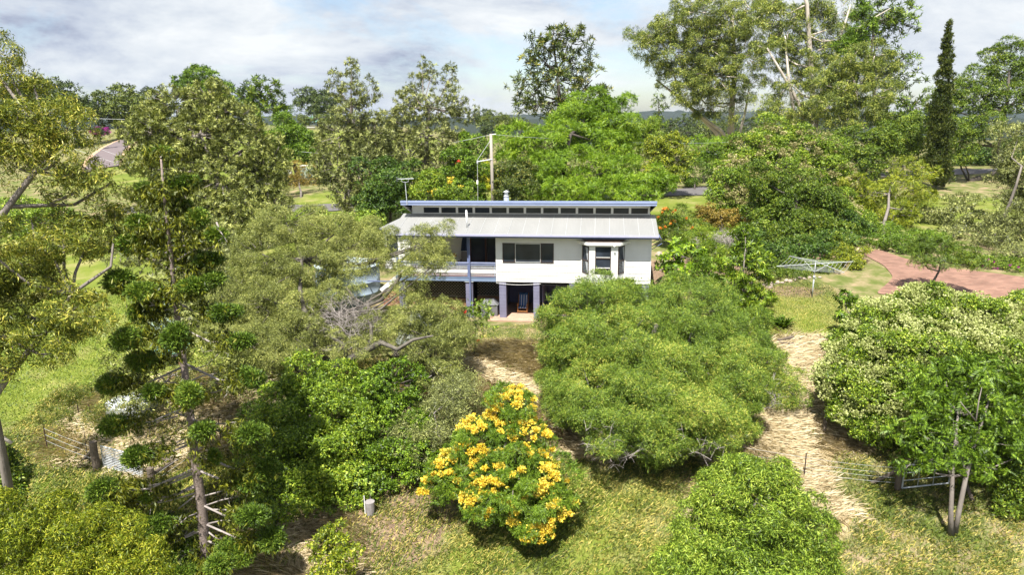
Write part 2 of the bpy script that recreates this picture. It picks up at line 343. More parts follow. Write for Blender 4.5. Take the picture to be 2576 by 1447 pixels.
# ---------------------------------------------------------------- foliage
def nrm(a): return a/np.maximum(np.linalg.norm(a, axis=-1, keepdims=True), 1e-9)
def t_leaf(wd, curl=.1): return np.array([[[0, 0, 0], [.45, wd/2, .05], [1, 0, -curl], [.45, -wd/2, .05]]])
def place_leaf(lf, base, ang, ele, L, roll=0):
    q = lf*L; c, s = math.cos(roll), math.sin(roll); y = q[..., 1]*c-q[..., 2]*s; z = q[..., 1]*s+q[..., 2]*c; q = np.stack([q[..., 0], y, z], -1)
    c, s = math.cos(ele), math.sin(ele); x = q[..., 0]*c-q[..., 2]*s; z = q[..., 0]*s+q[..., 2]*c; q = np.stack([x, q[..., 1], z], -1)
    c, s = math.cos(ang), math.sin(ang); x = q[..., 0]*c-q[..., 1]*s; y = q[..., 0]*s+q[..., 1]*c
    return np.stack([x, y, q[..., 2]], -1)+np.array(base)
def t_sprig(rng, n=6, wd=.25, L=.5, sp=.9, droop=.3):
    fs = []
    for i in range(n):
        tt = i/(n-1); b_ = (tt*.75, 0, -droop*tt*tt)
        a = (1 if i % 2 else -1)*sp*rng.uniform(.5, 1.1) if i < n-1 else 0
        fs.append(place_leaf(t_leaf(wd), b_, a, rng.uniform(-.9, .3)-droop*tt, L*rng.uniform(.75, 1.2), rng.uniform(-.8, .8)))
    return np.concatenate(fs)
def t_frond(rng, n=7, wd=.3, L=.34, droop=.35):
    fs = []
    for i in range(n):
        tt = (i+.6)/n; b_ = (tt, 0, -droop*tt*tt)
        for s_ in (-1, 1): fs.append(place_leaf(t_leaf(wd), b_, s_*1.15*rng.uniform(.85, 1.1), -.25-droop*tt*.6, L*(1-.35*abs(tt-.45)), 0))
    return np.concatenate(fs)
def t_rosette(rng, n=8, wd=.35, el=-.1):
    return np.concatenate([place_leaf(t_leaf(wd), (0, 0, 0), 2*math.pi*(i+rng.uniform(-.3, .3))/n, el+rng.uniform(-.35, .35), rng.uniform(.75, 1.1)) for i in range(n)])
def t_needle(rng, n=5):
    fs = []
    for i in range(n):
        a = rng.uniform(-.55, .55); e = rng.uniform(-.5, .5)
        fs.append(place_leaf(np.array([[[0, -.05, 0], [.5, -.09, 0], [1, 0, .06], [.5, .09, 0]]]), (0, 0, 0), a, e, rng.uniform(.7, 1.1), rng.uniform(0, 3)))
    return np.concatenate(fs)
_trng = random.Random(5)
TPL = {
 'sprig': [t_sprig(_trng) for _ in range(5)],
 'fine': [t_sprig(_trng, 7, .15, .5, 1.1, .25) for _ in range(5)],
 'gum': [t_sprig(_trng, 6, .2, .6, 1.0, .7) for _ in range(5)],
 'broad': [t_sprig(_trng, 6, .5, .5, 1.2, .15) for _ in range(5)],
 'frond': [t_frond(_trng) for _ in range(4)],
 'bigfrond': [t_frond(_trng, 8, .28, .4, .5) for _ in range(4)],
 'rosette': [t_rosette(_trng) for _ in range(4)],
 'spiky': [t_rosette(_trng, 8, .22, .5) for _ in range(4)],
 'needle': [t_needle(_trng) for _ in range(5)],
 'bloom': [t_rosette(_trng, 9, .5, .7) for _ in range(4)],
}
def tarea(T): return sum(.5*np.linalg.norm(np.cross(x[:, 2]-x[:, 0], x[:, 3]-x[:, 1]), axis=-1).sum() for x in T)/len(T)
TA = {k: tarea(v) for k, v in TPL.items()}
def scatter(key, Pn, D, Nn, S, rs):
    D = nrm(D); Z = nrm(Nn-(Nn*D).sum(-1, keepdims=True)*D); Yv = np.cross(Z, D); outs = []
    idx = rs.integers(0, len(TPL[key]), len(Pn))
    for k, T in enumerate(TPL[key]):
        m_ = idx == k
        if not m_.any(): continue
        d_, y_, z_, s_, p_ = D[m_], Yv[m_], Z[m_], S[m_], Pn[m_]
        v_ = (T[None, ..., 0:1]*d_[:, None, None]+T[None, ..., 1:2]*y_[:, None, None]+T[None, ..., 2:3]*z_[:, None, None])*s_[:, None, None, None]+p_[:, None, None]
        outs.append(v_.reshape(-1, 4, 3))
    return np.concatenate(outs)
LM = {
 'wattle': leaf_mat('wattle_leaf', [(0, (.042, .078, .022)), (.35, (.082, .132, .034)), (.7, (.138, .20, .045)), (.93, (.24, .27, .08)), (1, (.36, .33, .14))]),
 'lime': leaf_mat('lime_leaf', [(0, (.05, .095, .018)), (.4, (.11, .17, .032)), (.75, (.19, .255, .055)), (1, (.34, .38, .12))]),
 'dark': leaf_mat('dark_green_leaf', [(0, (.03, .055, .01)), (.4, (.06, .10, .015)), (.8, (.11, .155, .025)), (1, (.20, .22, .05))], .25),
 'deep': leaf_mat('deep_green_leaf', [(0, (.018, .04, .01)), (.5, (.04, .08, .015)), (.9, (.08, .13, .03)), (1, (.13, .16, .05))], .2),
 'laurel': leaf_mat('laurel_leaf', [(0, (.05, .09, .012)), (.4, (.09, .145, .02)), (.75, (.15, .21, .03)), (1, (.27, .30, .06))], .3),
 'shade': leaf_mat('cool_green_leaf', [(0, (.03, .06, .010)), (.4, (.065, .115, .013)), (.8, (.11, .175, .02)), (1, (.19, .25, .05))], .3),
 'gum': leaf_mat('gum_leaf', [(0, (.06, .085, .022)), (.4, (.12, .145, .035)), (.7, (.21, .215, .055)), (.9, (.33, .29, .10)), (1, (.44, .36, .17))], .3),
 'gumfar': leaf_mat('tall_gum_leaf', [(0, (.05, .075, .035)), (.4, (.11, .145, .06)), (.75, (.21, .235, .09)), (1, (.40, .38, .18))], .35),
 'olive': leaf_mat('olive_grey_leaf', [(0, (.065, .07, .05)), (.4, (.12, .13, .09)), (.75, (.19, .20, .14)), (1, (.34, .33, .24))], .25),
 'olivegreen': leaf_mat('olive_leaf', [(0, (.06, .072, .034)), (.4, (.12, .135, .066)), (.75, (.20, .21, .115)), (1, (.36, .345, .22))], .3),
 'silky': leaf_mat('silky_oak_leaf', [(0, (.03, .045, .02)), (.5, (.06, .085, .03)), (.85, (.11, .13, .045)), (1, (.22, .18, .08))], .2),
 'jacaranda': leaf_mat('jacaranda_leaf', [(0, (.055, .11, .012)), (.4, (.10, .175, .016)), (.8, (.16, .24, .02)), (1, (.27, .33, .05))], .35),
 'yellowgreen': leaf_mat('yellow_green_leaf', [(0, (.14, .17, .015)), (.4, (.23, .26, .02)), (.8, (.36, .37, .03)), (1, (.48, .44, .06))], .35),
 'creamtree': leaf_mat('cream_tree_leaf', [(0, (.04, .075, .012)), (.4, (.085, .135, .018)), (.8, (.16, .215, .035)), (1, (.32, .36, .09))], .3),
 'pine': leaf_mat('pine_needle', [(0, (.025, .05, .012)), (.4, (.06, .105, .022)), (.8, (.12, .18, .04)), (1, (.22, .26, .07))], .15),
 'pinegold': leaf_mat('pine_inner_needle', [(0, (.035, .05, .008)), (.5, (.075, .09, .012)), (1, (.17, .16, .025))], .2),
 'cypress': leaf_mat('cypress_scale', [(0, (.02, .035, .01)), (.6, (.05, .07, .02)), (1, (.12, .12, .04))], .1),
 'far': leaf_mat('far_leaf', [(0, (.018, .032, .014)), (.5, (.04, .06, .022)), (1, (.08, .10, .035))], .15),
 'farmid': leaf_mat('far_mid_leaf', [(0, (.04, .06, .02)), (.5, (.075, .10, .03)), (1, (.14, .15, .05))], .2),
 'field': leaf_mat('field_grass', [(0, (.05, .08, .012)), (.4, (.09, .135, .018)), (.8, (.14, .18, .03)), (1, (.26, .25, .09))], .3),
 'goldolive': leaf_mat('gold_olive_leaf', [(0, (.05, .075, .01)), (.4, (.11, .145, .015)), (.75, (.19, .215, .025)), (1, (.34, .31, .06))], .3),
 'straw0': leaf_mat('fallen_leaf', [(0, (.2, .1, .05)), (1, (.4, .25, .12))], .1),
 'grassy': leaf_mat('grass_blade', [(0, (.04, .06, .01)), (.4, (.08, .105, .022)), (.62, (.11, .15, .04)), (.78, (.26, .21, .11)), (1, (.42, .33, .2))], .35),
 'straw': leaf_mat('straw_blade', [(0, (.17, .13, .06)), (.3, (.37, .29, .165)), (.7, (.56, .455, .29)), (1, (.70, .60, .43))], .3, patch=.05),
 'yellow': leaf_mat('yellow_blossom', [(0, (.68, .44, .02)), (.5, (.86, .65, .06)), (1, (.94, .79, .18))], .3),
 'cream': leaf_mat('cream_blossom', [(0, (.30, .34, .09)), (.5, (.44, .49, .17)), (1, (.62, .62, .30))], .3),
 'tanbloom': leaf_mat('tan_blossom', [(0, (.26, .25, .09)), (.5, (.38, .35, .15)), (1, (.52, .46, .24))], .25),
 'orange': leaf_mat('orange_blossom', [(0, (.6, .2, .02)), (1, (.75, .33, .05))], .3),
 'magenta': leaf_mat('magenta_blossom', [(0, (.30, .01, .22)), (1, (.5, .03, .4))], .3),
 'red': leaf_mat('red_blossom', [(0, (.6, .03, .02)), (1, (.75, .10, .05))], .3),
 'reddish': leaf_mat('reddish_leaf', [(0, (.12, .10, .03)), (.5, (.20, .14, .05)), (1, (.33, .22, .10))], .3),
}
# species: template, template length (m), cover, clump radius (m), clump density, droop, upward bias, leaf material, bark
SPC = {
 'wattle': ('fine', .34, 6.5, .55, 1.2, -.25, .55, 'wattle', 'bark_grey'),
 'gnarly': ('fine', .34, 3.0, .45, .9, .25, .4, 'olivegreen', 'bark_lichen'),
 'lime': ('gum', .28, 5.5, .5, 1.5, .15, .7, 'lime', 'bark_grey'),
 'laurel': ('broad', .32, 6.5, .7, 1.3, .0, .8, 'laurel', 'bark_dark'),
 'broad': ('broad', .36, 5.5, .45, 1.3, .1, .8, 'shade', 'bark_dark'),
 'gum': ('gum', .5, 3.0, .55, 1.0, .7, .3, 'gum', 'bark_grey'),
 'tallgum': ('gum', .75, 2.5, .95, .75, .5, .5, 'gumfar', 'bark_pale'),
 'grevillea': ('spiky', .36, 1.4, .38, .9, -.3, .4, 'olive', 'bark_grey'),
 'olive': ('sprig', .55, 2.6, .9, .9, .2, .4, 'olivegreen', 'bark_grey'),
 'silky': ('spiky', .7, 1.2, .75, .8, .1, .4, 'silky', 'bark_dark'),
 'jacaranda': ('frond', .55, 5.5, 1.1, 1.3, .15, .8, 'jacaranda', 'bark_dark'),
 'tallow': ('bigfrond', .5, 3.6, .6, 1.1, .25, .6, 'shade', 'bark_pale'),
 'yellowtree': ('frond', .36, 4.5, .5, 1.3, .2, .7, 'shade', 'bark_grey'),
 'cream': ('broad', .32, 6.5, .8, 1.2, .0, .8, 'creamtree', 'bark_dark'),
 'dense': ('broad', .5, 6.0, 1.0, 1.3, .0, .8, 'laurel', 'bark_dark'),
 'densedark': ('broad', .5, 6.0, 1.0, 1.3, .0, .8, 'dark', 'bark_dark'),
 'densedeep': ('broad', .7, 6.0, 1.4, 1.3, .0, .8, 'deep', 'bark_dark'),
 'gold': ('frond', .5, 3.0, .7, 1.0, .1, .7, 'yellowgreen', 'bark_grey'),
 'far': ('broad', 1.8, 4.5, 2.8, 1.3, .0, .8, 'far', 'bark_dark'),
 'farmid': ('broad', 1.6, 4.5, 2.4, 1.3, .0, .8, 'farmid', 'bark_dark'),
 'rosette': ('rosette', .4, 4.0, .5, 1.2, .2, .7, 'lime', 'bark_grey'),
 'magnolia': ('rosette', .36, 3.6, .42, 1.2, .0, .7, 'shade', 'bark_grey'),
 'shrub': ('broad', .26, 4.5, .4, 1.2, .0, .7, 'dark', 'bark_dark'),
 'wisp': ('fine', .45, 1.6, .55, .9, .2, .3, 'olive', 'twig'),
 'bankspiky': ('spiky', .42, 3.6, .5, 1.1, -.2, .5, 'yellowgreen', 'bark_grey'),
 'cypress': ('needle', .5, 9, .5, 2.6, -.9, .5, 'cypress', 'bark_dark'),
}
SEP = 1.05
def tree(name, label, cat, sp, base, blobs, tr=.15, trunk=None, group=None, cover=1, size=1, flowers=None, lm=None, seed=None, limbs=1, twigs=True, bark=None, floor=.15, depth=.8, part=None):
    """base=(px,Y) column or ('g',px,py) visible foot. blobs=(px,py,rx,ry,Y[,cover])"""
    key, L, cov, rc, kd, droop, upb, lmk, bk = SPC[sp]; L *= size*.70; cov *= cover*1.15
    if lm: lmk = lm
    if bark: bk = bark
    seed = seed or (sum(ord(c_)*(i+3) for i, c_ in enumerate(label)) % 99991); rs = np.random.default_rng(seed); rr = random.Random(seed)
    if base[0] == 'g': b0 = G(base[1], base[2])
    else:
        q = W(base[0], blobs[0][1], base[1]); b0 = np.array([q[0], q[1], zt1(q[0], q[1])])
    root = empty(name, b0, 0, label, cat, group)
    Bs = []
    for bl in blobs:
        c_ = W(bl[0], bl[1], bl[4]); k = zc(c_)/F
        if c_[2]-zt1(c_[0], c_[1]) < bl[3]*k*.5:      # keep the mass above the slope
            c_ = W(bl[0], bl[1], min(bl[4], float(G(bl[0], bl[1]+bl[3]*.8)[1]))); k = zc(c_)/F
        Bs.append((c_, np.array([bl[2]*k, bl[2]*k*depth, bl[3]*k]), bl[5] if len(bl) > 5 else 1))
    cen = sum(b_[0]*b_[1][0]**2 for b_ in Bs)/sum(b_[1][0]**2 for b_ in Bs)
    top = max(b_[0][2] for b_ in Bs)
    tb = MB()
    if trunk: tp = [b0]+[W(*p) for p in trunk]
    else:
        e = np.array([cen[0], cen[1], b0[2]*.25+top*.75]); tp = [b0*(1-s_)+e*s_+np.array([rr.uniform(-1, 1), rr.uniform(-1, 1), 0])*.04*(e[2]-b0[2])*(0 < s_ < 1) for s_ in (0, .25, .5, .75, 1)]
    tp = [p_-np.array([0, 0, .15]) if i == 0 else p_ for i, p_ in enumerate(tp)]
    nn = len(tp); tb.tube(tp, [tr*(1.25 if i == 0 else 1-.6*i/(nn-1)) for i in range(nn)], 8)
    tpa = np.array(tp)
    LV = []; clumps = []
    for bl_i, (c_, r_, cv) in enumerate(Bs):
        if limbs:      # limb leaves the trunk below the blob
            dist = np.linalg.norm(tpa-c_, axis=1)+np.where(tpa[:, 2] > c_[2]+r_[2]*.3, 50, 0); i0 = int(np.argmin(dist)); s0 = tpa[i0]
            mid = s0*.5+c_*.5+np.array([rr.uniform(-.12, .12), rr.uniform(-.12, .12), -.12])*np.linalg.norm(c_-s0)
            lr = min(tr*.45, .05+.035*r_[0]); tb.tube([s0, s0*.6+mid*.4, mid, mid*.4+c_*.6, c_], [lr, lr*.9, lr*.75, lr*.6, lr*.4], 6)
        rcl = min(rc, r_.min()*.75); K = int(max(5, kd*2.6*((r_[0]*r_[1]+r_[0]*r_[2]+r_[1]*r_[2])/3)/(rcl*rcl)))
        K *= 4; dr = nrm(rs.normal(size=(K, 3))); ph = rs.uniform(0, 6, 3)
        lump = 1+.16*np.sin(dr[:, 0]*4+ph[0])*np.sin(dr[:, 2]*4+ph[1])+.1*np.sin(dr[:, 1]*7+ph[2])
        rad = rs.uniform(.35, 1, K)**.6*lump; cc = c_+dr*r_*rad[:, None]
        gz = zt(cc[:, 0], cc[:, 1])+floor; ok = cc[:, 2] > gz; cc = cc[ok]; dr = dr[ok]; pick = []; md = (SEP*rcl)**2
        for i in range(len(cc)):
            if len(pick) >= K//4: break
            if not pick or ((cc[pick]-cc[i])**2).sum(1).min() > md: pick.append(i)
        cc = cc[pick]; dr = dr[pick]
        K = len(cc)
        if K == 0: continue
        area = math.pi*r_[0]*r_[2]; nL = int(cov*cv*area/(TA[key]*L*L)*1.0); n1 = max(3, nL//K)
        rk = rcl*rs.uniform(.6, 1.25, K)
        clumps.append((cc, rk, dr))
        if twigs and K < 400:
            sub = range(K) if K < 30 else rs.choice(K, 30, replace=False)
            for i in sub:
                m_ = (c_+cc[i])/2+rs.normal(size=3)*.12*rk[i]; tw = max(.012, min(.035, r_[0]*.012))*(1+zc(c_)/60)
                tb.tube([c_*.55+cc[i]*.45, m_*.5+cc[i]*.5, cc[i]], [tw, tw*.8, tw*.4], 4, False)
        ci = np.repeat(np.arange(K), n1); n_ = len(ci)
        ld = nrm(rs.normal(size=(n_, 3))+dr[ci]*.6+np.array([0, 0, upb*.8])); rl = rs.uniform(.3, 1, n_)**.35
        pos = cc[ci]+ld*(rk[ci]*rl)[:, None]*np.array([1.15, 1.15, .8])
        loose = rs.random(n_) < .14; dl = nrm(rs.normal(size=(n_, 3))); pl = c_+dl*r_*rs.uniform(.72, 1.06, n_)[:, None]*(1+.13*np.sin(dl[:, :1]*5+ph[0])*np.sin(dl[:, 2:]*5+ph[1])); loose &= pl[:, 2] > zt(pl[:, 0], pl[:, 1])+floor; pos[loose] = pl[loose]
        D = ld*.6+rs.normal(size=(n_, 3))*.6+np.array([0, 0, -droop]); Nn = np.array([0, 0, .8])*upb+ld*.7+rs.normal(size=(n_, 3))*.4+dr[ci]*.3
        pos -= nrm(D)*L*.4
        LV.append(scatter(key, pos, D, Nn, L*rs.uniform(.7, 1.3, n_), rs))
    if not LV: print('EMPTY', label); LV = [np.zeros((1, 4, 3))+cen]; clumps = [(cen[None], np.array([.1]), np.array([[0, 0, 1.]]))]
    LV = np.concatenate(LV)
    o = tb.build('trunk', MAT[bk], root, True); o.data.transform(Matrix.Translation(-Vector(b0)))
    mesh_np(part or 'crown', LV-b0, 4, LM[lmk], root)
    if flowers:        # (material, number of heads, head size, min height fraction, per head, template, name)
        fm, nh, hs, hmin, ph_, tk, fname = flowers
        wts = np.array([b_[1][0]*b_[1][2] for b_ in Bs]); bi = rs.choice(len(Bs), nh*3, p=wts/wts.sum()); dr = nrm(rs.normal(size=(nh*3, 3)))
        oc = dr[:, 2]*.7-dr[:, 1]*.45; ok = oc > hmin; bi = bi[ok][:nh]; dr = dr[ok][:nh]
        cB = np.array([b_[0] for b_ in Bs]); rB = np.array([b_[1] for b_ in Bs]); hc = cB[bi]+dr*rB[bi]*rs.uniform(.93, 1.08, len(bi))[:, None]
        keep = np.array([(np.linalg.norm((hc[i]-cB)/rB, axis=1) > .86).all() for i in range(len(hc))], bool); hc = hc[keep]; sel = hc; o_ = nrm(dr[keep]+np.array([0, -.1, .5])); hv = rs.uniform(.6, 1.3, len(hc))
        ii = np.repeat(np.arange(len(sel)), ph_); n_ = len(ii); ld = nrm(rs.normal(size=(n_, 3))+o_[ii]*.9)
        pos = hc[ii]+ld*(hs*hv[ii]*rs.uniform(.2, 1, n_))[:, None]*np.array([1.2, 1.2, .75]); fs_ = L*.38 if tk == 'bloom' else L
        FV = scatter(tk, pos, ld+np.array([0, 0, .5]), rs.normal(size=(n_, 3)), fs_*rs.uniform(.7, 1.3, n_), rs)
        mesh_np(fname, FV-b0, 4, LM[fm], root)
    return root
# ---------------------------------------------------------------- the house (local axes: u along the front, v into depth)
house = empty('house', (OX, OY, 0), YAW, 'long white weatherboard house raised on blue-grey pillars with corrugated iron roof', 'house')
def boards(mb, u0, u1, z0, z1, v, h=.2, lap=.028):
    z = z0
    while z < z1-.01:
        zz = min(z+h, z1)
        mb.add([(u0, v-lap, z), (u1, v-lap, z), (u1, v, zz), (u0, v, zz), (u0, v+.03, z), (u1, v+.03, z), (u1, v+.03, zz), (u0, v+.03, zz)],
               [(0, 1, 2, 3), (4, 7, 6, 5), (0, 4, 5, 1), (0, 3, 7, 4), (1, 5, 6, 2), (3, 2, 6, 7)]); z = zz
m_ = MB()
boards(m_, -1.26, 7.46, 2.2, 3.34, 0); boards(m_, -1.26, -.9, 3.34, 4.49, 0); boards(m_, 2.05, 3.68, 3.34, 4.49, 0); boards(m_, 6.02, 7.46, 3.34, 4.49, 0); boards(m_, -1.26, 7.46, 4.49, 4.89, 0)
m_.box(7.455, 7.52, -.03, .06, 2.18, 4.9); m_.box(-1.3, -1.262, -.03, .1, 2.18, 4.9)
front = m_.build('front_wall', MAT['white'], house)
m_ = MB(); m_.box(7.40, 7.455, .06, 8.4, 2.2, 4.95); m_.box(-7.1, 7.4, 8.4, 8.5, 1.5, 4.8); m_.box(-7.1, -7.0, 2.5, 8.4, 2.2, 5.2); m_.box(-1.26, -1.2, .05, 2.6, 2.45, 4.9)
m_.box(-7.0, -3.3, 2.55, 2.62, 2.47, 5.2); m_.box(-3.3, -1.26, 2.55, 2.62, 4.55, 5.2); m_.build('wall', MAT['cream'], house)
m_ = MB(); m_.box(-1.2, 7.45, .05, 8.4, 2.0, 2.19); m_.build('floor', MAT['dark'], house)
# lower roof: real corrugations
nc = 1100; U0, U1, V0, V1, Z0, Z1 = -7.38, 7.84, -.7, 2.46, 5.06, 5.80
vs = []; fs = []
for k in range(nc+1):
    u_ = U0+(U1-U0)*k/nc; h_ = .011*math.cos(2*math.pi*(u_/.0762)/1.0)
    for j in range(3):
        s_ = j/2; vs.append((u_, V0+(V1-V0)*s_, Z0+(Z1-Z0)*s_+h_+.03))
for k in range(nc):
    for j in range(2): a = k*3+j; fs.append((a, a+3, a+4, a+1))
lower = MB().add(vs, fs).build('lower_roof', MAT['roof'], house)
m_ = MB()
for k in range(19):
    u_ = U0+.4+k*.81; m_.bar((u_, V0+.02, Z0+.046), (u_, V1-.02, Z1+.044), .012, .006)
m_.build('sheet_joints', MAT['galv'], lower)
m_ = MB(); m_.box(U0, U1, V0-.10, V0-.01, Z0-.07, Z0+.035); m_.build('gutter', mat('lilac_gutter', (.42, .42, .56), .5, (.36, .36, .5)), house)
m_ = MB(); m_.box(U0+.02, U1-.02, V0+.0, V0+.04, Z0-.17, Z0+.0)
m_.bar((U1-.02, V0, Z0-.09), (U1-.02, V1, Z1-.09), .03, .16); m_.bar((U0+.02, V0, Z0-.09), (U0+.02, V1, Z1-.09), .03, .16); m_.build('fascia', MAT['blue'], house)
m_ = MB(); m_.add([(U0+.04, V0+.04, Z0-.165), (U1-.04, V0+.04, Z0-.165), (U1-.04, .0, Z0-.155), (U0+.04, .0, Z0-.155)], [(0, 1, 2, 3)])
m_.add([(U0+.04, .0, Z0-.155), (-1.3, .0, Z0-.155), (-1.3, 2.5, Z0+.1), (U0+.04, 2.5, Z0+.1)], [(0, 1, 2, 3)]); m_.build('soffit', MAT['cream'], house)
# clerestory
cl0, cl1 = -6.85, 7.54
m_ = MB(); zb, ztp = 5.83, 6.42; n_ = 13; w0, w1 = -6.12, 7.42; st = (w1-w0)/n_
m_.box(cl0, w0, 2.5, 2.62, zb-.1, ztp); m_.box(w1, cl1, 2.5, 2.62, zb-.1, ztp); m_.box(w0, w1, 2.5, 2.62, zb-.1, zb+.04); m_.box(w0, w1, 2.5, 2.62, zb+.375, ztp)
for k in range(1, n_): m_.box(w0+k*st-.07, w0+k*st+.07, 2.5, 2.62, zb+.04, zb+.375)
for a_ in (cl1-.05, cl0): m_.add([(a_+d_, v_, z_) for d_ in (0, .05) for v_, z_ in ((2.62, 5.1), (7.5, 5.1), (7.5, 5.4), (2.62, 6.38))], [(0, 1, 2, 3), (7, 6, 5, 4), (3, 2, 6, 7), (1, 5, 6, 2)])
m_.build('clerestory_wall', MAT['white'], house)
win0 = None
for k in range(n_):
    a = w0+k*st+(.07 if k else 0); b_ = w0+(k+1)*st-(.07 if k < n_-1 else 0)
    m_ = MB(); z0, z1 = zb+.04, zb+.375
    m_.box(a, b_, 2.53, 2.57, z0, z0+.025); m_.box(a, b_, 2.53, 2.57, z1-.02, z1); m_.box(a, a+.025, 2.53, 2.57, z0+.025, z1-.02); m_.box(b_-.025, b_, 2.53, 2.57, z0+.025, z1-.02)
    o = m_.build('clerestory_window', MAT['frame'], house)
    MB().box(a+.02, b_-.02, 2.56, 2.565, z0+.02, z1-.015).build('pane', MAT['glass'], o)
# upper roof, falling away to the back
ua, ub = -7.24, 7.84; z_f, z_b = 6.70, 5.15
m_ = MB(); m_.add([(ua, 1.5, z_f-.02), (ub, 1.5, z_f-.02), (ub, 9.0, z_b), (ua, 9.0, z_b), (ua, 1.5, z_f+.0), (ub, 1.5, z_f+.0), (ub, 9.0, z_b+.02), (ua, 9.0, z_b+.02)], [(0, 3, 2, 1), (4, 5, 6, 7), (0, 1, 5, 4), (1, 2, 6, 5), (2, 3, 7, 6), (3, 0, 4, 7)])
m_.build('upper_roof', MAT['roof'], house)
m_ = MB(); m_.box(ua-.01, ub+.01, 1.42, 1.5, z_f-.10, z_f+.03); m_.box(ua, ub, 1.45, 1.52, z_f-.235, z_f-.10)
for uu in (ua, ub-.02): m_.bar((uu+.01, 1.52, z_f-.12), (uu+.01, 9, z_b-.1), .03, .2)
m_.build('upper_fascia', mat('upper_blue_fascia', (.26, .31, .47), .5, (.22, .27, .43)), house)
m_ = MB(); m_.add([(ua+.03, 1.52, z_f-.23), (ub-.03, 1.52, z_f-.23), (ub-.3, 2.5, ztp-.01), (ua+.3, 2.5, ztp-.01)], [(0, 1, 2, 3)])
m_.add([(ub-.03, 1.52, z_f-.23), (ub-.03, 8.9, z_b-.12), (cl1, 8.5, z_b-.2), (cl1, 2.5, ztp-.4)], [(0, 1, 2, 3)])
m_.add([(ua+.03, 1.52, z_f-.23), (ua+.03, 8.9, z_b-.12), (cl0, 8.5, z_b-.2), (cl0, 2.5, zb)], [(0, 3, 2, 1)]); m_.build('upper_soffit', MAT['white'], house)
# sliding window
def framed(par, name, u0, u1, z0, z1, v, t_=.05, m=MAT['frame'], d_=.05):
    m_ = MB().box(u0, u1, v-d_, v, z0, z0+t_).box(u0, u1, v-d_, v, z1-t_, z1).box(u0, u0+t_, v-d_, v, z0+t_, z1-t_).box(u1-t_, u1, v-d_, v, z0+t_, z1-t_)
    o = m_.build(name, m, par); MB().box(u0+t_-.01, u1-t_+.01, v-.02, v-.01, z0+t_-.01, z1-t_+.01).build('pane', MAT['glass'], o); return o
framed(house, 'window_frame', -.9, -.17, 3.34, 4.49, .0); framed(house, 'window_frame', 1.3, 2.05, 3.34, 4.49, .0)
framed(house, 'sliding_sash', -.17, 1.3, 3.36, 4.47, -.005, .035, MAT['alu'])
# bay window
bay = MB().prism([(3.62, .0), (4.06, -.62), (5.66, -.62), (6.08, .0)], 2.2, 2.85)
bay.prism([(3.62, .0), (4.06, -.62), (5.66, -.62), (6.08, .0)], 4.43, 4.5)
for (a, b_) in (((4.06, -.62), (4.40, -.62)), ((5.28, -.62), (5.66, -.62))): bay.prism([a, b_, (b_[0], b_[1]+.08), (a[0], a[1]+.08)], 2.85, 4.43)
bay.box(3.6, 3.69, -.05, .0, 2.2, 4.45); bay.box(6.01, 6.1, -.05, .0, 2.2, 4.45); bayo = bay.build('bay_window', MAT['white'], house)
bw = framed(bayo, 'sash_window', 4.40, 5.28, 2.85, 4.43, -.56, .045)
for za, zb_ in ((3.74, 3.80), (3.16, 3.2)): MB().box(4.44, 5.24, -.615, -.57, za, zb_).build('meeting_rail', MAT['frame'], bw)
for za, zb_ in ((3.205, 3.25), (3.81, 3.84)): MB().box(4.45, 5.23, -.61, -.603, za, zb_).build('sash_bar', MAT['white'], bw)
for s_, p, q in ((-1, (3.69, -.08), (4.02, -.57)), (1, (6.01, -.08), (5.70, -.57))):
    f = MB()
    for z_ in (2.85, 3.58, 4.38): f.bar((p[0], p[1], z_+.02), (q[0], q[1], z_+.02), .05, .05)
    for e_ in (p, q): f.bar((e_[0], e_[1], 2.85), (e_[0], e_[1], 4.43), .05, .05)
    so = f.build('side_window', MAT['frame'], bayo)
    MB().add([(p[0], p[1]+.01, 2.87), (q[0], q[1]+.01, 2.87), (q[0], q[1]+.01, 4.4), (p[0], p[1]+.01, 4.4)], [(0, 1, 2, 3)]).build('pane', MAT['glass'], so)
    c_ = MB(); a = Vector((p[0]*.5+q[0]*.5, p[1]*.5+q[1]*.5-.015, 0)) if s_ < 0 else Vector((p[0]*.7+q[0]*.3, p[1]*.7+q[1]*.3-.015, 0))
    e_ = Vector((q[0], q[1]-.015, 0)) if s_ < 0 else Vector((p[0], p[1]-.015, 0))
    for z0, z1 in ((2.92, 3.55), (3.65, 4.36)): c_.add([a*.35+e_*.65+Vector((0, 0, z0)), e_*.95+a*.05+Vector((0, 0, z0)), e_*.95+a*.05+Vector((0, 0, z1)), a+Vector((0, 0, z1))], [(0, 1, 2, 3)])
    c_.build('curtain', mat('curtain_cloth', (.45, .47, .50), .9), so)
rf = MB().prism([(3.35, .0), (3.95, -.80), (5.77, -.80), (6.36, .0)], 4.53, 4.68).build('bay_roof_edge', MAT['white'], bayo)
MB().add([(3.42, -.04, 4.86), (3.98, -.74, 4.70), (5.74, -.74, 4.70), (6.29, -.04, 4.86), (5.5, -.04, 4.86)], [(0, 1, 2, 3)]).build('bay_roof', mat('brown_iron', (.20, .15, .12), .7, (.12, .09, .08), 5), bayo)
lamp = MB().lathe([(0.0, -.05), (.04, -.04), (.055, 0), (.04, .04), (.0, .05)], 10, (5.45, -.86, 4.50)).build('spotlight', MAT['pvc'], bayo, True)
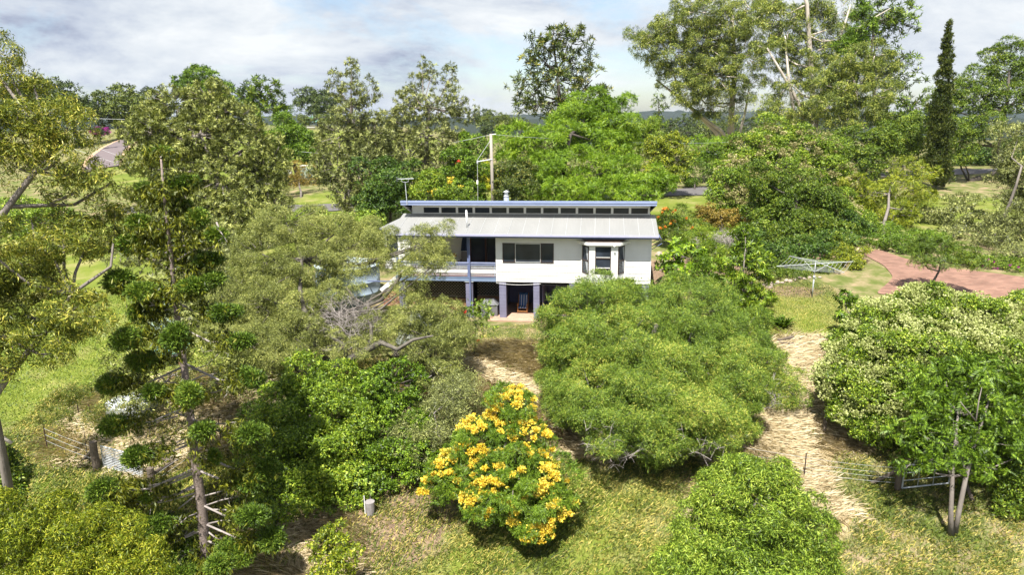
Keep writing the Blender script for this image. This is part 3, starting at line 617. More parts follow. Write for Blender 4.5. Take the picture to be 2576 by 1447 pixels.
# deck
m_ = MB().box(-7.25, -1.31, 0, 2.55, 2.44, 2.48); m_.build('deck_floor', MAT['deck'], house)
m_ = MB().box(-7.3, -1.31, -.06, -.01, 2.2, 2.435).box(-7.3, -1.31, -.08, -.06, 2.42, 2.47).box(-7.3, -7.25, -.0, 2.5, 2.2, 2.47); m_.build('deck_beam', mat('deck_beam_blue', (.20, .26, .38), .55, (.16, .22, .34)), house)
m_ = MB().box(-7.2, -1.31, -.06, .0, 3.16, 3.27).box(-7.22, -1.31, -.09, .03, 3.27, 3.325).box(-7.22, -7.14, .03, 2.4, 3.16, 3.32); m_.build('handrail', mat('rail_blue', (.25, .28, .42), .5, (.2, .23, .36)), house)
MB().box(-7.2, -1.31, -.05, -.02, 2.69, 2.885).build('rail_board', MAT['white'], house)
m_ = MB()
for z_ in (2.53, 2.58, 2.63, 2.94, 2.99, 3.04, 3.09): m_.tube([(-7.2, -.035, z_), (-1.31, -.035, z_)], .008, 5)
m_.build('rail_wires', MAT['galv'], house)
for uu in (-7.17, -5.1, -2.92, -1.38):
    m_ = MB()
    if uu in (-7.17, -2.92): m_.box(uu-.06, uu+.06, -.055, .045, 2.2, 4.9)
    else: m_.box(uu-.03, uu+.03, -.02, .04, 2.47, 3.16)
    m_.build('deck_post', MAT['blue'], house)
m_ = MB().tube([(-2.83, -.13, .3), (-2.83, -.13, 3.3), (-2.83, -.1, 4.7), (-2.83, -.66, 4.98)], .045, 8); m_.build('downpipe', MAT['blue'], house)
# glass doors at the back of the deck
dr_ = framed(house, 'glass_door', -3.3, -2.3, 2.49, 4.55, 2.6, .07, mat('door_timber', (.10, .04, .025), .6)); framed(house, 'glass_door', -2.3, -1.27, 2.49, 4.55, 2.58, .07, MAT['frame'])
# left wing
m_ = MB(); boards(m_, -8.95, -7.1, 2.2, 4.75, 3.1); m_.box(-8.95, -8.9, 3.13, 8.2, 2.2, 4.75); wing = m_.build('wing_wall', MAT['white'], house)
MB().box(-9.1, -7.1, 2.7, 8.5, 4.78, 4.86).build('wing_roof', MAT['roof'], wing); framed(wing, 'wing_window', -8.75, -8.15, 3.0, 4.3, 3.07, .05)
# pillars
for uu in (-7.17, -3.12, -1.13, .87, 2.95, 5.05, 7.05):
    z0 = .3 if uu < -7 else (-.1)
    p_ = MB().box(uu, uu+.40 if uu != .87 else uu+.35, 0, .4, z0, 2.2 if uu > -1.2 else 2.14).build('pillar', MAT['pillar'], house)
    if uu < -1.2: MB().box(uu-.05, uu+.47, -.05, .45, 2.14, 2.195).build('pillar_cap', MAT['galv'], p_)
m_ = MB().box(-1.1, 7.4, 3.6, 3.75, -.1, 2.19).box(1.30, 1.36, .9, 3.6, -.1, 2.19).box(-1.1, -1.0, .4, 3.6, 0, 2.19); m_.build('undercroft_wall', MAT['underwall'], house)
m_ = MB().box(-1.75, 7.6, -.62, 3.6, -.1, .02); m_.build('patio', MAT['patio'], house)
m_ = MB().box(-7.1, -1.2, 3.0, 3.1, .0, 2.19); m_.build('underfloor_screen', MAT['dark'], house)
# lattice panels
def lattice(par, u0, u1, z0, z1, v, name='lattice', st_=.14, wd=.035, tr_=None):
    m_ = MB()
    for s_ in (1, -1):
        c_ = z0-(u1-u0) if s_ > 0 else z0
        k = 0
        while True:
            o_ = c_+k*st_*1.3; k += 1
            if (s_ > 0 and o_ > z1) or (s_ < 0 and o_ > z1+(u1-u0)): break
            pts = []
            for t_ in (0, 1):
                pass
            # line z = o_ + s_*(u-u0)
            ua_, ub_ = u0, u1
            if s_ > 0: ua_ = max(u0, u0+(z0-o_)); ub_ = min(u1, u0+(z1-o_))
            else: ua_ = max(u0, u0+(o_-z1)); ub_ = min(u1, u0+(o_-z0))
            if ub_-ua_ < .05: continue
            m_.bar((ua_, v+.006*s_, o_+s_*(ua_-u0)), (ub_, v+.006*s_, o_+s_*(ub_-u0)), .01, wd, up=(0, 0, 1))
    m_.box(u0, u1, v-.03, v+.02, z0-.06, z0); return m_.build(name, MAT['lattice'], par)
lattice(house, -6.75, -3.15, 1.05, 2.19, .9); lattice(house, -2.7, -1.15, 1.0, 2.19, 1.5)
m_ = MB()
for k in range(4): m_.box(-6.9, -2.72, .75, .83, -.1+k*.26, .145+k*.26)
m_.box(-2.68, -1.2, 1.3, 1.4, -.1, .95); m_.build('timber_retaining_wall', MAT['sleeper'], house)
MB().box(-8.3, -7.18, .35, .55, .0, 1.32).build('brick_wall', MAT['brick'], house)
MB().box(-9.2, -7.2, .3, .36, 1.98, 2.04).build('side_rail', MAT['blue'], house)
m_ = MB().bar((-8.6, .9, 1.3), (-7.25, .9, 2.4), .05, .22); m_.bar((-8.6, 1.9, 1.3), (-7.25, 1.9, 2.4), .05, .22)
for k in range(5): m_.box(-8.45+k*.25, -8.2+k*.25, .9, 1.9, 1.42+k*.2, 1.46+k*.2)
m_.build('side_stairs', MAT['white'], house)
# roof furniture
vp = MB().tube([(-3.0, .35, 5.28), (-3.03, .35, 6.28)], .055, 10); vp.tube([(-3.03, .35, 6.28), (-3.03, .35, 6.33)], .045, 10); vpo = vp.build('vent_pipe', MAT['pvc'], house, True)
MB().lathe([(.12, 0), (.09, .04), (.06, .06)], 10, (-3.0, .35, 5.27)).build('flashing', MAT['dark'], vpo)
fl = MB().lathe([(.16, 0), (.16, 1.32)], 16, (-1.22, 4.2, 5.35)).build('flue', mat('flue_blue', (.25, .29, .42), .5), house, True)
MB().lathe([(.17, 1.32), (.17, 1.38), (.11, 1.52), (.11, 1.62), (.24, 1.63), (.02, 1.74)], 16, (-1.22, 4.2, 5.35)).build('flue_cowl', MAT['galv'], fl, True)
an = MB().tube([(-6.82, 1.38, 6.48), (-6.88, 1.38, 7.85)], .022, 6).build('antenna_mast', MAT['galv'], house)
m_ = MB().tube([(-7.3, 1.38, 8.02), (-6.35, 1.38, 8.05)], .016, 5); m_.tube([(-7.08, 1.38, 8.02), (-7.08, 1.38, 7.88), (-6.99, 1.38, 7.84), (-6.75, 1.38, 7.84), (-6.67, 1.38, 7.88), (-6.67, 1.38, 8.03)], .014, 5)
for k in range(13): m_.tube([(-7.28+k*.075, 1.13+.006*k, 8.03), (-7.28+k*.075, 1.63-.006*k, 8.03)], .008, 4)
for zz in (-.16, -.08, 0, .08): m_.tube([(-7.33, 1.1, 8.06+zz), (-7.33, 1.66, 8.06+zz)], .008, 4)
m_.build('antenna_array', MAT['galv'], an)
aw = MB()
for k in range(6):
    a0, a1 = k*.26, (k+1)*.26
    aw.add([(7.52+.75*math.sin(a0), 1.2, 4.3+.55*math.cos(a0)), (7.52+.75*math.sin(a1), 1.2, 4.3+.55*math.cos(a1)), (7.52+.75*math.sin(a1), 3.0, 4.3+.55*math.cos(a1)), (7.52+.75*math.sin(a0), 3.0, 4.3+.55*math.cos(a0))], [(0, 1, 2, 3)])
for vv in (1.2, 2.1, 3.0): aw.tube([(7.5, vv, 3.9), (8.2, vv, 4.35)], .02, 5)
aw.build('awning', MAT['blue'], house)
cw = MB().tube([(-1.3+2.6*k/8, -.05, 2.12-.09*math.sin(math.pi*k/8)) for k in range(9)], .012, 5); cw.build('cable', MAT['pvc'], house)

HM = Matrix.Translation((OX, OY, 0)) @ Matrix.Rotation(YAW, 4, 'Z')
def HL(u, v, z): return tuple(HM @ Vector((u, v, z)))
# deck chair under the house
ch = empty('lounge_chair', HL(.10, 1.35, .02), YAW, 'blue and white striped timber garden chair standing under the house between two pillars', 'chair')
tim = mat('varnished_timber', (.42, .20, .07), .5, (.3, .13, .05), 8)
for sx in (-.28, .28):
    MB().tube([(sx, -.32, 0), (sx, -.32, .2), (sx, -.32, .52)], [.03, .045, .03], 8).build('leg', tim, ch, True)
    MB().tube([(sx, .22, 0), (sx, .24, .5), (sx, .45, 1.1)], [.03, .03, .03], 8).build('leg', tim, ch, True)
    MB().box(sx-.04, sx+.04, -.36, .3, .52, .56).build('armrest', tim, ch)
    MB().box(sx-.02, sx+.02, -.3, .24, .3, .36).build('side_rail', tim, ch)
for ya in (-.35, .2): MB().box(-.28, .28, ya, ya+.05, .1, .15).build('stretcher', tim, ch)
def stripe_mat():
    m = mat('striped_canvas', (.05, .14, .35), .8); t = m.node_tree; tcn = N(t, 'ShaderNodeTexCoord'); s_ = N(t, 'ShaderNodeSeparateXYZ'); t.links.new(tcn.outputs['Object'], s_.inputs[0])
    a = N(t, 'ShaderNodeMath', operation='MULTIPLY_ADD'); t.links.new(s_.outputs[0], a.inputs[0]); a.inputs[1].default_value = 1/.15; a.inputs[2].default_value = 10.5
    f = N(t, 'ShaderNodeMath', operation='FRACT'); t.links.new(a.outputs[0], f.inputs[0])
    r = ramp(t, f.outputs[0], [(0, (.04, .12, .33)), (.55, (.75, .75, .72)), (.68, (.10, .2, .42)), (.76, (.75, .75, .72)), (.86, (.04, .12, .33))])
    r.node.color_ramp.interpolation = 'CONSTANT'; t.links.new(r, t.nodes['Principled BSDF'].inputs['Base Color']); return m
sm = stripe_mat()
cu = MB().add([(-.25, -.34, .38), (.25, -.34, .38), (.25, .16, .34), (-.25, .16, .34), (-.25, .40, 1.02), (.25, .40, 1.02)], [(0, 1, 2, 3), (3, 2, 5, 4)]).build('cushion', sm, ch); cu.modifiers.new('thick', 'SOLIDIFY').thickness = .06
MB().tube([(-.27, .38, 1.05), (.27, .38, 1.05)], .075, 10).build('head_pillow', mat('navy_cloth', (.03, .10, .26), .8), ch, True)
# deck furniture
tb = empty('deck_table', HL(-4.15, 1.5, 2.48), YAW, 'pale square table on the red deck between two grey mesh chairs', 'table')
MB().box(-.45, .45, -.4, .4, .7, .74).build('tabletop', MAT['cream'], tb, bevel=.01)
for sx in (-.4, .4):
    for sy in (-.35, .35): MB().box(sx-.03, sx+.03, sy-.03, sy+.03, 0, .7).build('leg', MAT['frame'], tb)
pt = empty('flower_vase', HL(-4.1, 1.5, 3.22), 0, 'small vase of red and white flowers on the deck table', 'vase')
MB().lathe([(.05, 0), (.07, .06), (.04, .14)], 10).build('vase', MAT['galv'], pt, True)
rs_ = np.random.default_rng(4); k_ = rs_.normal(size=(14, 3)); mesh_np('flowers', scatter('bloom', np.abs(k_)*[.05, .05, .06]+[0, 0, .14], k_, rs_.normal(size=(14, 3)), np.full(14, .09), rs_), 4, LM['red'], pt)
grey = mat('grey_mesh_fabric', (.22, .20, .18), .8, (.17, .155, .14))
def mchair(u, lab):
    c_ = empty('deck_chair', HL(u, 2.0, 2.48), YAW, lab, 'chair', 'mesh chairs on the deck')
    MB().box(-.26, .26, -.25, .25, .42, .45).build('seat', grey, c_); MB().add([(-.26, .22, .45), (.26, .22, .45), (.26, .36, 1.02), (-.26, .36, 1.02), (-.26, .25, .45), (.26, .25, .45), (.26, .39, 1.02), (-.26, .39, 1.02)], [(0, 1, 2, 3), (5, 4, 7, 6), (3, 2, 6, 7), (0, 3, 7, 4), (1, 5, 6, 2)]).build('backrest', grey, c_)
    for sx in (-.25, .25):
        for sy in (-.24, .24): MB().tube([(sx, sy, 0), (sx, sy, .43)], .015, 6).build('leg', MAT['galv'], c_)
mchair(-4.75, 'grey mesh deck chair on the left of the deck table'); mchair(-3.55, 'grey mesh deck chair on the right of the deck table beside the hanging coat')
tw = MB(); wv = [(-.26, -.62), (-.2, -.1), (-.1, .35), (-.03, .6)]
n2 = len(wv); vs = []; rsd = random.Random(3)
for x_, z_ in wv:
    for k in range(7): vs.append((x_*(1-2*k/6), -.03-.03*(k % 2), z_))
tw.add(vs, [(i*7+k, i*7+k+1, (i+1)*7+k+1, (i+1)*7+k) for i in range(n2-1) for k in range(6)])
o = tw.build('folded_umbrella', mat('dark_blue_canvas', (.025, .04, .08), .8), None, loc=HL(-3.6, 2.48, 4.15)); o.rotation_euler = (0, 0, YAW); o.modifiers.new('thick', 'SOLIDIFY').thickness = .05
tag(o, 'dark blue coat-like canvas hanging folded on the cream wall of the deck', 'canvas')
# grey covered barbecue beside the pillar
bb = empty('covered_barbecue', HL(-1.75, .55, -.06), YAW, 'grey covered barbecue standing just left of the pillar by the striped chair', 'barbecue')
MB().prism([(-.55, -.3), (.45, -.3), (.45, .35), (-.55, .35)], .0, .75).add([(-.6, -.33, .75), (.5, -.33, .75), (.5, .38, .75), (-.6, .38, .75), (-.4, -.15, 1.02), (.2, -.15, 1.05), (.2, .3, 1.05), (-.4, .3, 1.02)], [(0, 1, 5, 4), (1, 2, 6, 5), (2, 3, 7, 6), (3, 0, 4, 7), (4, 5, 6, 7)]).build('cover', mat('grey_vinyl', (.16, .16, .17), .6, (.11, .11, .12), 3, 1, .3, 5), bb)
for xa in (-.5, .3): MB().box(xa, xa+.1, -.25, .3, -.02, .02).build('foot', MAT['frame'], bb)
# ---------------------------------------------------------------- yard things
def stand(name, px, py, label=None, cat=None, group=None, rz=0):
    g = G(px, py); return empty(name, g, rz, label, cat, group), g
# rotary clothes hoist
ho, g = stand('clothes_hoist', 2043, 747, 'galvanised rotary clothes hoist with four long arms standing on the lawn', 'clothes hoist')
MB().tube([(0, 0, -.1), (0, 0, 1.25)], .038, 10).build('post', MAT['galv'], ho, True)
mast = MB().tube([(0, 0, 1.25), (.02, 0, 2.15)], .028, 8).build('mast', MAT['galv'], ho, True)
MB().lathe([(.06, 0), (.06, .16), (.03, .18)], 10, (0, 0, 1.1)).tube([(0, -.05, 1.2), (.02, -.22, 1.2), (.02, -.22, 1.08)], .012, 6).build('crank_box', MAT['galv'], mast, True)
tips = []
for k, a in enumerate((12, 102, 192, 282)):
    a = math.radians(a); tp = (2.5*math.cos(a), 2.5*math.sin(a), 1.98); tips.append(tp)
    MB().tube([(0, 0, 2.13 if k % 2 else 1.98), tp], .02, 6).build('arm', MAT['galv'], ho)
    MB().tube([(0, 0, 1.5), (1.0*math.cos(a), 1.0*math.sin(a), 1.97)], .012, 5).build('brace', MAT['galv'], ho)
m_ = MB()
for r_ in (.35, .48, .6, .72, .84, .97):
    for k in range(4):
        p = Vector(tips[k])*r_; q = Vector(tips[(k+1) % 4])*r_; p.z = q.z = 1.95; mm = (p+q)/2; mm.z -= .06; m_.tube([p, mm, q], .006, 4)
m_.build('clothes_lines', MAT['galv'], ho)
# fences
def posts(name, label, group, items, cat='post', mt='timber', r=.09):
    pass
def strainer(px, py, h, label, r=.12, strut=None):
    o, g = stand('fence_post', px, py, label, 'fence post'); rr = random.Random(px)
    MB().tube([(0, 0, -.2), (rr.uniform(-.02, .02), 0, h*.5), (rr.uniform(-.03, .03), 0, h)], [r*1.1, r, r*.95], 12).build('post', MAT['timber'], o)
    if strut:
        e = G(*strut)-g; MB().tube([(0, 0, h*.72), (e[0], e[1], e[2]+.02)], r*.62, 8).build('strut', MAT['timber'], o)
    return g
gL = strainer(245, 1182, 1.32, 'thick dark timber post holding the left end of the leaning steel gate', .16, (212, 1160))
gL2 = strainer(385, 1238, 1.1, 'stout timber post at the right end of the leaning steel gate', .15, (440, 1165))
def gate(name, label, g0, g1, h, bars, h0=.12, leanz=0):
    o = empty(name, g0, 0, label, 'gate'); d = Vector(g1-g0); L = d.length
    fr = MB(); p = [Vector((0, 0, h0)), d+Vector((0, 0, h0)), d+Vector((0, 0, h0+h)), Vector((0, 0, h0+h))]
    fr.tube(p+[p[0]], .034, 8); fr.build('gate_frame', MAT['galv'], o)
    m_ = MB()
    for k in range(1, bars): m_.tube([p[0].lerp(p[3], k/bars), p[1].lerp(p[2], k/bars)], .017, 5)
    m_.build('gate_bars', MAT['galv'], o)
    m_ = MB(); m_.tube([p[0].lerp(p[1], .33), p[3].lerp(p[2], .33)], .012, 5); m_.tube([p[0].lerp(p[1], .66), p[3].lerp(p[2], .66)], .012, 5); m_.build('gate_stays', MAT['galv'], o)
gate('farm_gate', 'silver steel gate with many thin bars leaning between two timber posts near the tall pine', G(262, 1176), G(361, 1204), 1.0, 12, .02)
gR = strainer(2257, 1236, 1.25, 'weathered timber gate post with a slanting strut on its left', .12, (2190, 1222))
gR2 = strainer(2392, 1200, 1.25, 'dark timber gate post behind the twin-stemmed tree with a strut falling to the right', .12, (2447, 1265))
gate('wire_gate', 'thin silver pipe gate between the two timber posts on the right', G(2268, 1237), G(2385, 1225), 1.0, 3)
def picket(px, py, h, label, group='rusty star pickets of the wire fences'):
    g = G(px, py); o = MB().add([], []).bar((0, 0, -.2), (.0, 0, h), .035).bar((0, .0, -.2), (.0, 0.0, h+.003), .015, .06).build('star_picket', MAT['rust'], loc=g)
    tag(o, label, 'picket', group); return g
p1 = picket(2022, 1208, 1.15, 'rusty steel picket at the left end of the wires running to the right gate post')
p2 = picket(120, 1132, 1.25, 'rusty steel picket standing in green grass far left of the leaning gate')
p3 = picket(199, 1044, .9, 'short rusty picket on the grass above the left steel gate')
p4 = picket(556, 1112, 1.2, 'rusty steel picket right of the tall pine trunk')
p5 = picket(1376, 1092, 1.1, 'rusty steel picket on dry grass just right of the yellow-flowering tree')
p6 = picket(228, 1048, .6, 'stub of rusty picket nearest the old round tank')
o, g = stand('stump_post', 2073, 1086, 'short grey weathered timber post leaning on the dry grass slope', 'fence post')
MB().tube([(0, 0, -.2), (.02, 0, .25), (.0, .03, .62)], [.09, .085, .08], 10).build('post', MAT['timber'], o)
def wires(label, a, b_, hs, n=8):
    o = empty('fence_wires', a, 0, label, 'wire'); d = Vector(b_-a)
    for h in hs:
        m_ = MB(); m_.tube([tuple(d*(k/n)+Vector((0, 0, h-.05*math.sin(math.pi*k/n)))) for k in range(n+1)], .006, 4); m_.build('wire', MAT['galv'], o)
wires('four thin wires between the rusty picket and the right gate post', p1, gR, (.95, .7, .5, .28))
wires('thin wires running from the far left picket to the leaning gate post', p2, gL, (1.05, .75, .45))
wires('thin wires running from the leaning gate past the pine trunk to a picket', gL2, p4, (.95, .65, .4))
wires('thin wires crossing the slope behind the large olive-green tree', p5, p1, (.95, .65, .35))
# rocks edging the garden bed
rrk = random.Random(8)
ico = None
def rock(g, r, label):
    b_ = bmesh.new(); bmesh.ops.create_icosphere(b_, subdivisions=2, radius=1)
    s_ = [rrk.uniform(.8, 1.35), rrk.uniform(.7, 1.1), rrk.uniform(.5, .8)]; ph = rrk.uniform(0, 6)
    for v in b_.verts:
        k = 1+.18*math.sin(v.co.x*3+ph)+.14*math.sin(v.co.y*4+ph*2)+.12*math.sin(v.co.z*5+ph); v.co = Vector((v.co.x*s_[0]*k, v.co.y*s_[1]*k, v.co.z*s_[2]*k))*r
    me = bpy.data.meshes.new('rock'); b_.to_mesh(me); b_.free(); me.materials.append(MAT['rock']); o = bpy.data.objects.new('rock', me); COL.objects.link(o)
    o.location = (g[0], g[1], g[2]+r*.3); o.rotation_euler = (0, 0, rrk.uniform(0, 3)); tag(o, label, 'rock', 'rocks edging the garden bed'); return o
import bmesh
rl = [(1925, 719, .2), (1934, 722, .26), (1945, 716, .2), (1955, 713, .18), (1967, 714, .14), (1978, 708, .15), (1989, 710, .13), (2000, 706, .15), (2012, 702, .12), (2024, 704, .12), (2036, 700, .12), (2049, 698, .11), (2062, 700, .11)]
for i, (x_, y_, r_) in enumerate(rl):
    lab = {0: 'first rock at the left end of the garden edging', 1: 'largest pale rock at the left end of the garden edging'}.get(i, 'small tan rock in the row edging the garden bed behind the clothes hoist')
    rock(G(x_, y_), r_, lab)
for x_, y_, r_ in ((1657, 640, .3), (1672, 655, .26), (1688, 668, .22), (1660, 676, .2)): 
    q = W(x_, y_, 43.5); q[2] = max(zt1(q[0], q[1]), q[2]-.1); rock(q, r_, 'brown rock on the bare bank beside the right end wall of the house')
# water tank
tk = empty('water_tank', (W(880, 760, 41.5)[0], 41.5, zt1(W(880, 760, 41.5)[0], 41.5)), 0, 'large round blue-grey water tank left of the house behind the gnarled tree', 'water tank')
MB().lathe([(1.95, -.2), (1.95, .6), (1.97, .62), (1.95, .64), (1.95, 1.3), (1.97, 1.32), (1.95, 1.34), (1.95, 2.25), (2.0, 2.28)], 40).build('shell', MAT['tank'], tk, True)
MB().lathe([(2.0, 2.285), (1.0, 2.52), (.3, 2.62)], 40).build('tank_roof', MAT['tanktop'], tk)
MB().lathe([(.3, 2.6), (.3, 2.7), (.05, 2.73)], 16).build('hatch', MAT['tank'], tk)
# net-covered frame
nf, g = stand('garden_net', 1050, 858, 'pale translucent net cone standing on the lawn behind the shrub in front of the deck', 'garden net')
m_ = MB()
for k in range(12):
    a = 2*math.pi*k/12; m_.tube([(1.15*math.cos(a), 1.15*math.sin(a), 0), (.8*math.cos(a), .8*math.sin(a), .9), (.25*math.cos(a), .25*math.sin(a), 1.75)], .015, 4)
for r_, z_ in ((1.15, .02), (.93, .55), (.8, .9), (.5, 1.3), (.25, 1.75)): m_.tube([(r_*math.cos(2*math.pi*k/24), r_*math.sin(2*math.pi*k/24), z_) for k in range(25)], .012, 4)
m_.build('hoops', MAT['galv'], nf)
nm = mat('white_netting', (.62, .68, .64), .8); ntn = nm.node_tree; tr_ = N(ntn, 'ShaderNodeBsdfTransparent'); mx_ = N(ntn, 'ShaderNodeMixShader'); mx_.inputs[0].default_value = .5
ntn.links.new(ntn.nodes['Principled BSDF'].outputs[0], mx_.inputs[1]); ntn.links.new(tr_.outputs[0], mx_.inputs[2]); ntn.links.new(mx_.outputs[0], ntn.nodes['Material Output'].inputs[0])
MB().lathe([(1.13, 0), (.92, .55), (.79, .9), (.5, 1.3), (.24, 1.73), (.01, 1.8)], 24).build('net', nm, nf)
# lattice lid over low box on the bank
lb, g = stand('lattice_box', 1040, 915, 'low dark box with a timber lattice top on the bank below the gnarled tree', 'garden box')
lo = lattice(lb, -1.1, .9, .35, .95, 0, 'lattice_top', .11, .03); MB().box(-1.1, .9, .02, .9, 0, .34).build('box_body', MAT['dark'], lb); MB().box(-1.15, .95, -.05, .02, .26, .35).build('front_rail', MAT['rust'], lb)
# sheds on the left slope
sh, g = stand('garden_shed', 418, 830, 'pale green corrugated iron garden shed with a ribbed roof behind the tall pine', 'shed', rz=.1)
MB().box(-.75, .75, -.6, .6, -.3, 1.45).build('wall', MAT['greeniron'], sh)
m_ = MB(); m_.add([(-.85, -.7, 1.43), (.85, -.7, 1.43), (.85, .7, 1.95), (-.85, .7, 1.95), (-.85, -.7, 1.47), (.85, -.7, 1.47), (.85, .7, 1.99), (-.85, .7, 1.99)], [(0, 3, 2, 1), (4, 5, 6, 7), (0, 1, 5, 4), (1, 2, 6, 5), (2, 3, 7, 6), (3, 0, 4, 7)])
ro = m_.build('roof', MAT['greeniron'], sh); m_ = MB()
for k in range(12): m_.bar((-.8, -.65+k*.115, 1.495+k*.0425), (.8, -.65+k*.115, 1.495+k*.0425), .03, .03)
m_.build('roof_ribs', MAT['greeniron'], ro)
kn, g = stand('kennel', 432, 912, 'low open-fronted kennel with a green iron roof behind the tall pine trunk', 'kennel', rz=.05)
MB().box(-.65, -.6, -.5, .6, -.1, .55).box(.6, .65, -.5, .6, -.1, .55).box(-.6, .6, .55, .6, -.1, .7).build('wall', MAT['sleeper'], kn)
MB().box(-.6, .6, -.3, .54, -.1, .02).build('floor', MAT['dark'], kn)
m_ = MB()
nk = 60
vs = []; 
for k in range(nk+1):
    u_ = -.85+1.7*k/nk; h_ = .015*math.cos(u_*55)
    vs += [(u_, -.7, .58+h_), (u_, .75, .92+h_)]
m_.add(vs, [(2*k, 2*k+2, 2*k+3, 2*k+1) for k in range(nk)]); m_.build('roof', MAT['greenroof'], kn)
ot, g = stand('old_tank', 335, 1035, 'half-buried old corrugated round tank lying among weeds behind the gate', 'old tank')
m_ = MB(); pr = []
for k in range(17): pr.append((1.15+(.03 if k % 2 else 0), .0+k*.035))
m_.lathe(pr, 36); m_.build('shell', MAT['galv'], ot, True)
# sapling in a guard
sg, g = stand('tree_guard', 932, 1296, 'grey plastic tree guard held by a stake around a leafy sapling', 'tree guard')
MB().lathe([(.17, 0), (.19, .3), (.2, .55)], 12).build('guard_bag', mat('grey_plastic', (.33, .31, .31), .5, (.22, .2, .2), 6), sg); MB().box(-.22, -.19, -.02, .02, 0, .8).build('stake', MAT['pvc'], sg)
# sleepers on the dry slope, fallen log, white trunk
for i, (x0, y0, x1, y1, lab) in enumerate(((1957, 860, 1995, 853, 'upper grey sleeper lying on the dry bank near the strappy plants'), (1962, 868, 2025, 872, 'lower grey sleeper lying on the dry bank near the strappy plants'))):
    a, b_ = G(x0, y0), G(x1, y1); o = MB().bar((0, 0, .05), tuple(b_-a+np.array([0, 0, .05])), .2, .1).build('sleeper', MAT['timber'], loc=a); tag(o, lab, 'sleeper', 'old sleepers on the bank')
a, b_ = G(398, 1163), G(446, 1172); o = MB().tube([(0, 0, .15), tuple((b_-a)*.5+np.array([0, 0, .17])), tuple(b_-a+np.array([0, 0, .15]))], [.13, .12, .1], 10).build('log', MAT['timber'], loc=a); tag(o, 'dark fallen log lying on the grass between the gate and the pine trunk', 'log')
# power pole
q = W(1240, 500, 60); pp = empty('power_pole', (q[0], 60, zt1(q[0], 60)), 0, 'grey timber power pole with a side arm rising behind the house', 'power pole')
ph = W(1238, 336, 60)[2]-zt1(q[0], 60)
MB().tube([(0, 0, -.3), (-.03, 0, ph*.5), (-.08, 0, ph)], [.16, .14, .12], 12).build('pole', mat('pole_timber', (.38, .34, .30), .9, (.24, .21, .185), 4, 1, .4, 20, stretch=(1, 1, .1)), pp, True)
az_ = W(1238, 402, 60)[2]-zt1(q[0], 60)
MB().tube([(0, -.1, az_+.05), (-1.25, -.3, az_-.12)], .05, 8).build('side_arm', MAT['galv'], pp); MB().lathe([(.06, -.2), (.08, -.1), (.06, .12)], 10, (-1.27, -.3, az_-.12)).build('insulator', MAT['galv'], pp)
MB().tube([(-.08, 0, ph-.5), (-1.25, -.3, az_+.05)], .018, 5).tube([(-1.27, -.3, az_-.3), (-1.33, -.3, .4)], .02, 5).build('service_cable', MAT['galv'], pp)
MB().box(-1.39, -1.24, -.36, -.26, az_-2.05, az_-1.7).build('meter_box', MAT['pvc'], pp); MB().tube([(-.05, 0, ph-.08), (.35, 0, ph-.05)], .05, 8).build('wire_clamp', MAT['galv'], pp)
pt_ = np.array([q[0]-.05, 60, zt1(q[0], 60)+ph-.08])
def line(label, pts, sag=1.0, r=.02):
    a = np.array(pts[0]); b_ = np.array(pts[1]); n = 16; q_ = [tuple((b_-a)*k/n-np.array([0, 0, sag*4*(k/n)*(1-k/n)])) for k in range(n+1)]
    tag(MB().tube(q_, r, 5).build('power_line', MAT['galv'], loc=a), label, 'cable')
line('pair of pale cables leaving the power pole to the right above the bright green tree', (pt_+[.3, 0, 0], W(2000, 345, 105)), .8, .014)
line('thin cable running from the power pole top down to the left behind the grey-green trees', (pt_, W(700, 372, 95)), 1.2, .02)
line('long pale cable crossing the sky line at far left above the road', (W(150, 292, 120), W(560, 290, 120)), .6, .02)
line('upper thin cable crossing the grass verge beside the bending road', (W(170, 340, 90), W(420, 430, 90)), .3, .012)
line('lower thin cable crossing the grass verge beside the bending road', (W(170, 368, 90), W(430, 445, 90)), .3, .012)
line('pair of cables strung between the tall gum tree and the dark cypress', (W(1900, 320, 100), W(2330, 307, 100)), .5, .03)
# gazebo on the hill
gz = G(787, 322); ga = empty('gazebo', gz, 0, 'small gazebo with a pale green pyramid roof on the hill to the left', 'gazebo'); k = zc(gz)/F
wd = 23*k
MB().add([(-wd, -wd, 15*k), (wd, -wd, 15*k), (wd, wd, 15*k), (-wd, wd, 15*k), (0, 0, 30*k)], [(0, 1, 4), (1, 2, 4), (2, 3, 4), (3, 0, 4), (3, 2, 1, 0)]).build('roof', MAT['greenroof'], ga)
for sx in (-1, 1):
    for sy in (-1, 1): MB().box(sx*wd*.7-.1, sx*wd*.7+.1, sy*wd*.7-.1, sy*wd*.7+.1, 0, 15*k).build('post', MAT['timber'], ga)
MB().box(-wd*.55, wd*.45, -wd*.72, -wd*.7, 1*k, 8*k).build('balustrade', MAT['white'], ga)
